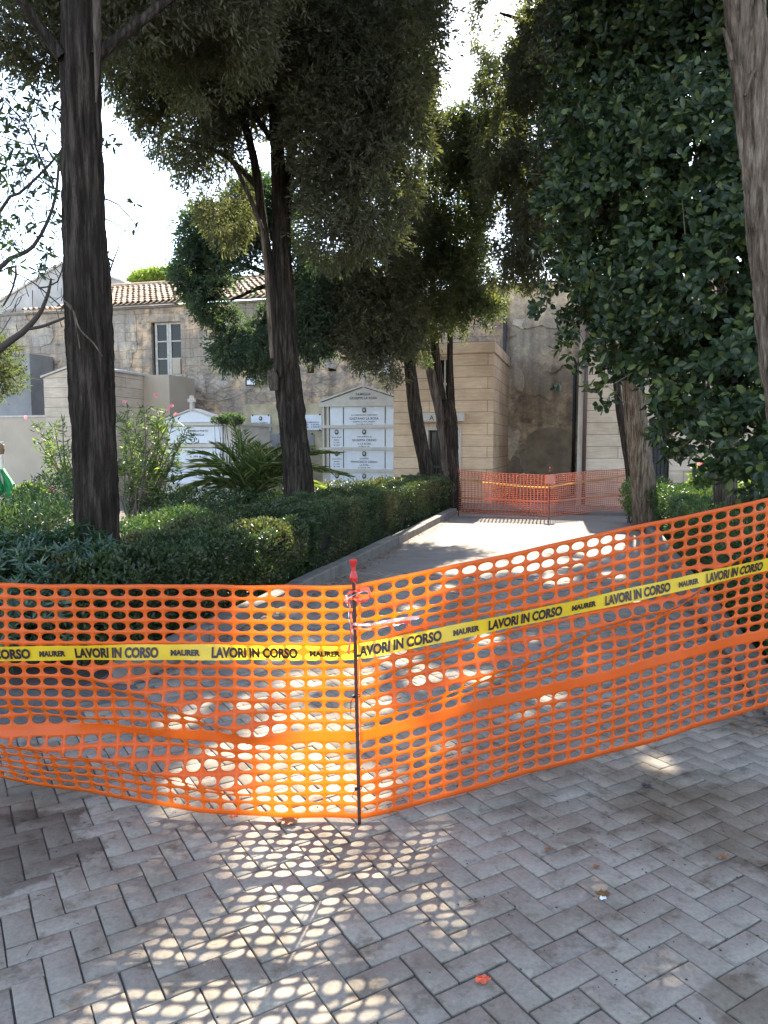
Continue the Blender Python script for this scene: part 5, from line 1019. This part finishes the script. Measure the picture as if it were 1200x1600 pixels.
for x0, x1 in ((62, 103), (267, 313), (484, 532), (708, 749), (893, 931), (1060, 1091), (1202, 1236)): tape_text('MAURER', x0, x1, .40, .060, 'lettering', -.02)
# the post with its red cap
def rebar(base, top, caph, label, r=.0065, group=None):
    t = thing('rebar_post', label, 'post', tuple(base)); B = np.array([0, 0, 0.]); T = np.array(top)-np.array(base)
    mb = MB(); n = 60; pts = [B+(T-B)*k/n for k in range(n+1)]; mb.tube(pts, [r*(1.0+(.18 if k % 2 else 0)) for k in range(n+1)], 8); mb.build('rod', M['rust'], t, True)
    u = (T-B)/np.linalg.norm(T-B); prof = [(.0, .0), (.0, .0145), (.014, .0165), (.02, .016), (.045, .009), (.062, .0085), (.085, .0155), (.092, .016), (.095, .0145), (.095, .0)]
    prof = [(a*caph/.095, b) for a, b in prof]; mb = MB(); mb.tube([T-u*.075+u*a for a, b in prof], [max(b, .0005) for a, b in prof], 20); cp = mb.build('cap', M['red_plastic'], t, False)
    return t
gb = np.array([POST[0], POST[1]-.02, 0.0]); tp_ = pt(552, 890, POST[1]-.03)
rebar(gb, tp_+np.array([0, 0, .03]), .085, 'rusty rebar post with a red mushroom cap where the two near nets meet')
# cable ties
for i, (px, py, lb) in enumerate(((558, 1087, 'black cable tie around the near post at mid height'), (561, 1231, 'black cable tie around the near post close to the ground'))):
    c = pt(px, py, POST[1]-.02); mb = MB(); n = 14
    mb.tube([c+np.array([.012*math.cos(2*math.pi*k/n), .012*math.sin(2*math.pi*k/n), .002*math.sin(4*math.pi*k/n)]) for k in range(n+1)], .0022, 5)
    mb.tube([c+np.array([-.012, -.006, 0]), c+np.array([-.024, -.012, -.02]), c+np.array([-.026, -.01, -.075+.04*i])], [.0018, .0018, .0012], 5); mb.box(c[0]-.018, c[0]-.008, c[1]-.016, c[1]-.006, c[2]-.006, c[2]+.006); tag(mb.build('cable_tie', M['ferrule']), lb, 'cable tie')
# knotted red and white tape
def strip(path, w_, mat, parent, name, seed, tw=2.0):
    rs = random.Random(seed); P, _ = resample(path, [1]*len(path), .012); V = []; a = rs.random()*6
    for i, p in enumerate(P):
        a += rs.uniform(-.25, .25)*tw; h = np.array([math.sin(a)*.35, -math.sin(a)*.5, math.cos(a)]); h /= np.linalg.norm(h); q = p+np.array([rs.gauss(0, .0015), rs.gauss(0, .0015), 0])
        V += [q-h*w_/2, q+h*w_/2]
    return link_mesh(name, V, [(2*i, 2*i+2, 2*i+3, 2*i+1) for i in range(len(P)-1)], mat, parent, None, True)
k_ = thing('tape_knot', 'crumpled red and white barrier tape knotted around the top of the near post', 'tape'); yk = POST[1]-.045
Q = lambda a, b, d=0: pt(a, b, yk+d)
strip([Q(536, 934), Q(548, 926), Q(560, 922), Q(574, 920, -.01), Q(578, 932), Q(566, 938), Q(552, 934, -.02), Q(540, 942)], .022, M['tape_red'], k_, 'band', 1)
strip([Q(545, 935, -.01), Q(548, 955), Q(550, 980), Q(547, 1000), Q(545, 1022)], .020, M['tape_red'], k_, 'loose_end', 2)
strip([Q(541, 930, -.015), Q(544, 950), Q(546, 972), Q(552, 990)], .016, M['tape_white'], k_, 'loose_end', 3)
strip([Q(552, 975), Q(575, 976), Q(600, 972), Q(625, 968, .05), Q(655, 965, .08)], .014, M['tape_white'], k_, 'band', 4)
strip([Q(552, 982), Q(578, 983), Q(605, 978), Q(640, 972, .06)], .014, M['tape_red'], k_, 'band', 5)
strip([Q(548, 905), Q(556, 912), Q(562, 925), Q(557, 940)], .018, M['tape_red'], k_, 'band', 6)
strip([Q(538, 938, -.02), Q(552, 930, -.03), Q(568, 924, -.02), Q(580, 926)], .010, M['tape_white'], k_, 'band', 7)
# far net across the path's end
A3, M3, B3 = gr(716, 806), gr(857, 811), gr(976, 800)
def far_surface(s, t):
    L1 = np.linalg.norm(M3-A3); L2 = np.linalg.norm(B3-M3)
    if s < L1: p = A3+(M3-A3)*s/L1; k = s/L1; zt = 1.0-.075*math.sin(math.pi*k*.5)*1.0
    else: k = (s-L1)/L2; p = M3+(B3-M3)*min(k, 1.02); zt = .925+.085*k
    z = .05+(zt-.05)*t; y = p[1]+.05*math.sin(s*2.2+t*2)+.025*math.sin(s*6+t*7)
    return (p[0], y, z)
FL = float(np.linalg.norm(M3-A3)+np.linalg.norm(B3-M3))
fn = thing('barrier_net', 'far red orange safety net closing the end of the path before the chapels', 'safety net', (0, 0, 0), 0, 'orange safety nets across the path')
net_mesh('mesh', far_surface, 0, FL, .074, M['net_far'], fn, .375, .335, .0018, 8, 2.6)
far_tape = [np.array(far_surface(s, .70+.10*abs(s/FL*2-.75)))+np.array([0, -.03, 0]) for s in np.linspace(0, FL, 40)]
tag(ribbon('warning_tape', far_tape, .035, plastic('orange_tape_plastic', (.50, .25, .08), (.5, .28, .08))), 'narrow orange yellow tape sagging across the far safety net', 'warning tape')
for nm, g, topz, lb in (('m', M3, 1.06, 'rebar post with a red cap and paper tag in the middle of the far net'), ('b', B3, 1.10, 'rebar post with a red cap at the right end of the far net'), ('a', A3, 1.02, 'rebar post at the left end of the far net by the hedge')):
    t = rebar(np.array([g[0], g[1]-.04, .0]), np.array([g[0], g[1]-.04, topz]), .09, lb, .009)
    if nm == 'm': mb = MB(); mb.box(-.09, .10, -.05, -.045, .74, .92); mb.build('paper_tag', plain('faded_red_tag', (.6, .22, .16), .6), t)

# ---------------------------------------------------------------- SMALL THINGS
# draped stand at the left edge
t = thing('draped_stand', 'white post with a green cloth over a white sheet at the left edge', 'draped stand'); Y = 12.3
mb = MB(); mb.tube([pt(3, 850, Y), pt(3, 700, Y), pt(3, 690, Y)], [.035, .03, .03], 10); mb.build('post', plain('cream_post', (.62, .56, .48), .6), t)
mb = MB(); c = pt(2, 700, Y); mb.tube([c+np.array([0, 0, a]) for a in (-.13, -.10, -.02, .05, .10)], [.01, .035, .055, .05, .01], 12); mb.build('finial', plain('brown_finial', (.20, .12, .07), .6), t)
def drape(rows, Y, mat, name, seed):
    rs = random.Random(seed); V = []; n = 14
    for (x0, x1, y) in rows:
        for k in range(n): V.append(pt(x0+(x1-x0)*k/(n-1), y+rs.uniform(-1, 1), Y+.07*math.sin(k*1.5+y*.05)+.12*abs(k/(n-1)-.5)))
    o = link_mesh(name, V, [(r_*n+k, r_*n+k+1, (r_+1)*n+k+1, (r_+1)*n+k) for r_ in range(len(rows)-1) for k in range(n-1)], mat, t, None, True); o.modifiers.new('s', 'SOLIDIFY').thickness = .01
drape([(-30, 6, 733), (-34, 14, 745), (-36, 24, 758), (-40, 31, 766), (-38, 30, 772), (-34, 12, 776)], Y-.08, M['green_cloth'], 'cloth', 1)
drape([(-10, 14, 755), (-14, 24, 775), (-16, 28, 790), (-20, 33, 808), (-24, 38, 830)], Y+.02, M['white_cloth'], 'sheet', 2)
mb = MB(); p, r = resample([pt(22, 756, Y-.16), pt(22, 780, Y-.16), pt(19, 806, Y-.16)], [.016]*3, .1); mb.tube(p, r, 6); mb.build('strap', plain('dark_green_strap', (.02, .05, .05), .6), t)
# blue white grave marker seen right of the ficus trunk
a, b, z0, z1 = rect(1154, 758, 1180, 800, 12.6+3); tt = bthing('grave_marker', 'small blue white grave marker right of the ficus trunk just above the net', 'gravestone', a, 15.2); mb = MB(); mb.box(0, b-a, 0, .12, 0, z1-.05); mb.build('stone', M['marble'], tt); mb = MB(); mb.box(b-a+.01, b-a+.07, -.02, .14, 0, z1+.06); mb.build('side_post', plain('tan_wood', (.35, .25, .13), .8), tt)
# litter on the bricks
def fallen(px, py, size, mat, label, seed, name='fallen_leaf', cat='leaf', lobes=5):
    rs = random.Random(seed); c = gr(px, py); n = 20; V = [(c[0], c[1], .012)]; a0 = rs.random()*6
    for k in range(n):
        t = 2*math.pi*k/n; q = size*(.55+.4*abs(math.cos(lobes*t/2+a0))+rs.uniform(-.08, .08)); V.append((c[0]+q*math.cos(t)*1.3, c[1]+q*math.sin(t)*.9, .006+.012*rs.random()))
    o = link_mesh(name, V, [(0, k+1, (k+1) % n+1) for k in range(n)], mat); o.modifiers.new('s', 'SOLIDIFY').thickness = .0012; return tag(o, label, cat)
RL_ = plain('red_leaf', (.62, .09, .03), .6); BR_ = plain('brown_leaf', (.22, .10, .045), .7)
fallen(755, 1535, .020, RL_, 'small bright red leaf lying alone on the bricks near the bottom', 1)
fallen(942, 1408, .010, M['paper'], 'tiny white scrap of paper on the bricks at the right', 2, 'paper_scrap', 'paper')
fallen(450, 1287, .040, BR_, 'curled brown leaf lying just below the left net hem', 3)
fallen(365, 1280, .018, RL_, 'small orange red leaf at the foot of the left net', 4)
fallen(1130, 1343, .020, BR_, 'reddish brown leaf on the stained bricks at the right', 5)
fallen(1010, 1230, .020, plain('black_leaf', (.04, .03, .03), .7), 'dark shrivelled leaf on the bricks below the right net', 6)
fallen(932, 1357, .014, BR_, 'narrow brown leaf fragment near the sun spot', 7, lobes=2)
fallen(857, 1330, .016, BR_, 'thin brown leaf on the bricks under the right net', 8, lobes=2)
fallen(942, 1400, .022, M['dryleaf'], 'dry greenish leaf touching the white scrap', 9)
mb = MB(); rs = random.Random(4)
for k in range(380):
    x, y = rs.uniform(-1.6, 2.2), rs.uniform(1.6, 4.2); 
    if rs.random() < .45: x, y = rs.gauss(.9, .5), rs.gauss(2.6, .6)
    q = rs.choice((.0012, .002, .003, .004)); n = 5; a0 = rs.random()*6; c = (x, y, .001)
    V = [(x+q*math.cos(a0+2*math.pi*i/n)*rs.uniform(.6, 1.4), y+q*math.sin(a0+2*math.pi*i/n)*rs.uniform(.6, 1.4), .001) for i in range(n)]+[(x, y, .001+q*.8)]
    mb.add(V, [(i, (i+1) % n, 5) for i in range(n)])
for k in range(70):
    x, y = rs.uniform(-1.4, 2.2), rs.uniform(1.6, 4.2); a = rs.random()*3.14; l = rs.uniform(.01, .04); mb.tube([(x, y, .003), (x+l*.5*math.cos(a), y+l*.5*math.sin(a)+.003, .005), (x+l*math.cos(a), y+l*math.sin(a), .003)], .0009, 4)
tag(mb.build('debris', plain('dark_crumb', (.03, .022, .018), .9)), 'dark crumbs, seeds and tiny twigs scattered over the bricks', 'debris', kind='stuff')
P = []; D = []
for k in range(1500):
    u = random.choice((random.gauss(UR-.05, .10), random.gauss(UL+.08, .08))); v = random.uniform(4.2, 15); P.append((*XY(u, v), .004+random.random()*.01)); D.append((random.gauss(0, 1), random.gauss(0, 1), .1))
P = np.array(P); tag(leaf_mesh('leaf_litter', OVAL, P, np.array(D), unit(RNG.normal(size=P.shape)*.3+np.array([0, 0, 1])), .035, .016, M['dryleaf'], None), 'thin line of dry fallen leaves along both kerbs', 'leaf litter', kind='stuff')

GR = {'cypress_tree': 'cypresses standing around the path', 'shrub': 'shrubs in the planted beds', 'hedge': 'hedges along the kerbs', 'wall_plaque': 'memorial plaques on the low wall', 'rebar_post': 'rebar posts carrying the nets',
      'downpipe': 'downpipes on the chapels', 'family_chapel': 'travertine family chapels', 'fallen_leaf': 'fallen leaves on the bricks', 'cable_tie': 'cable ties on the near post', 'warning_tape': 'warning tapes on the nets'}
for o in list(C.objects):
    b_ = o.name.split('.')[0]
    if o.parent is None and b_ in GR and 'label' in o and 'group' not in o: o['group'] = GR[b_]
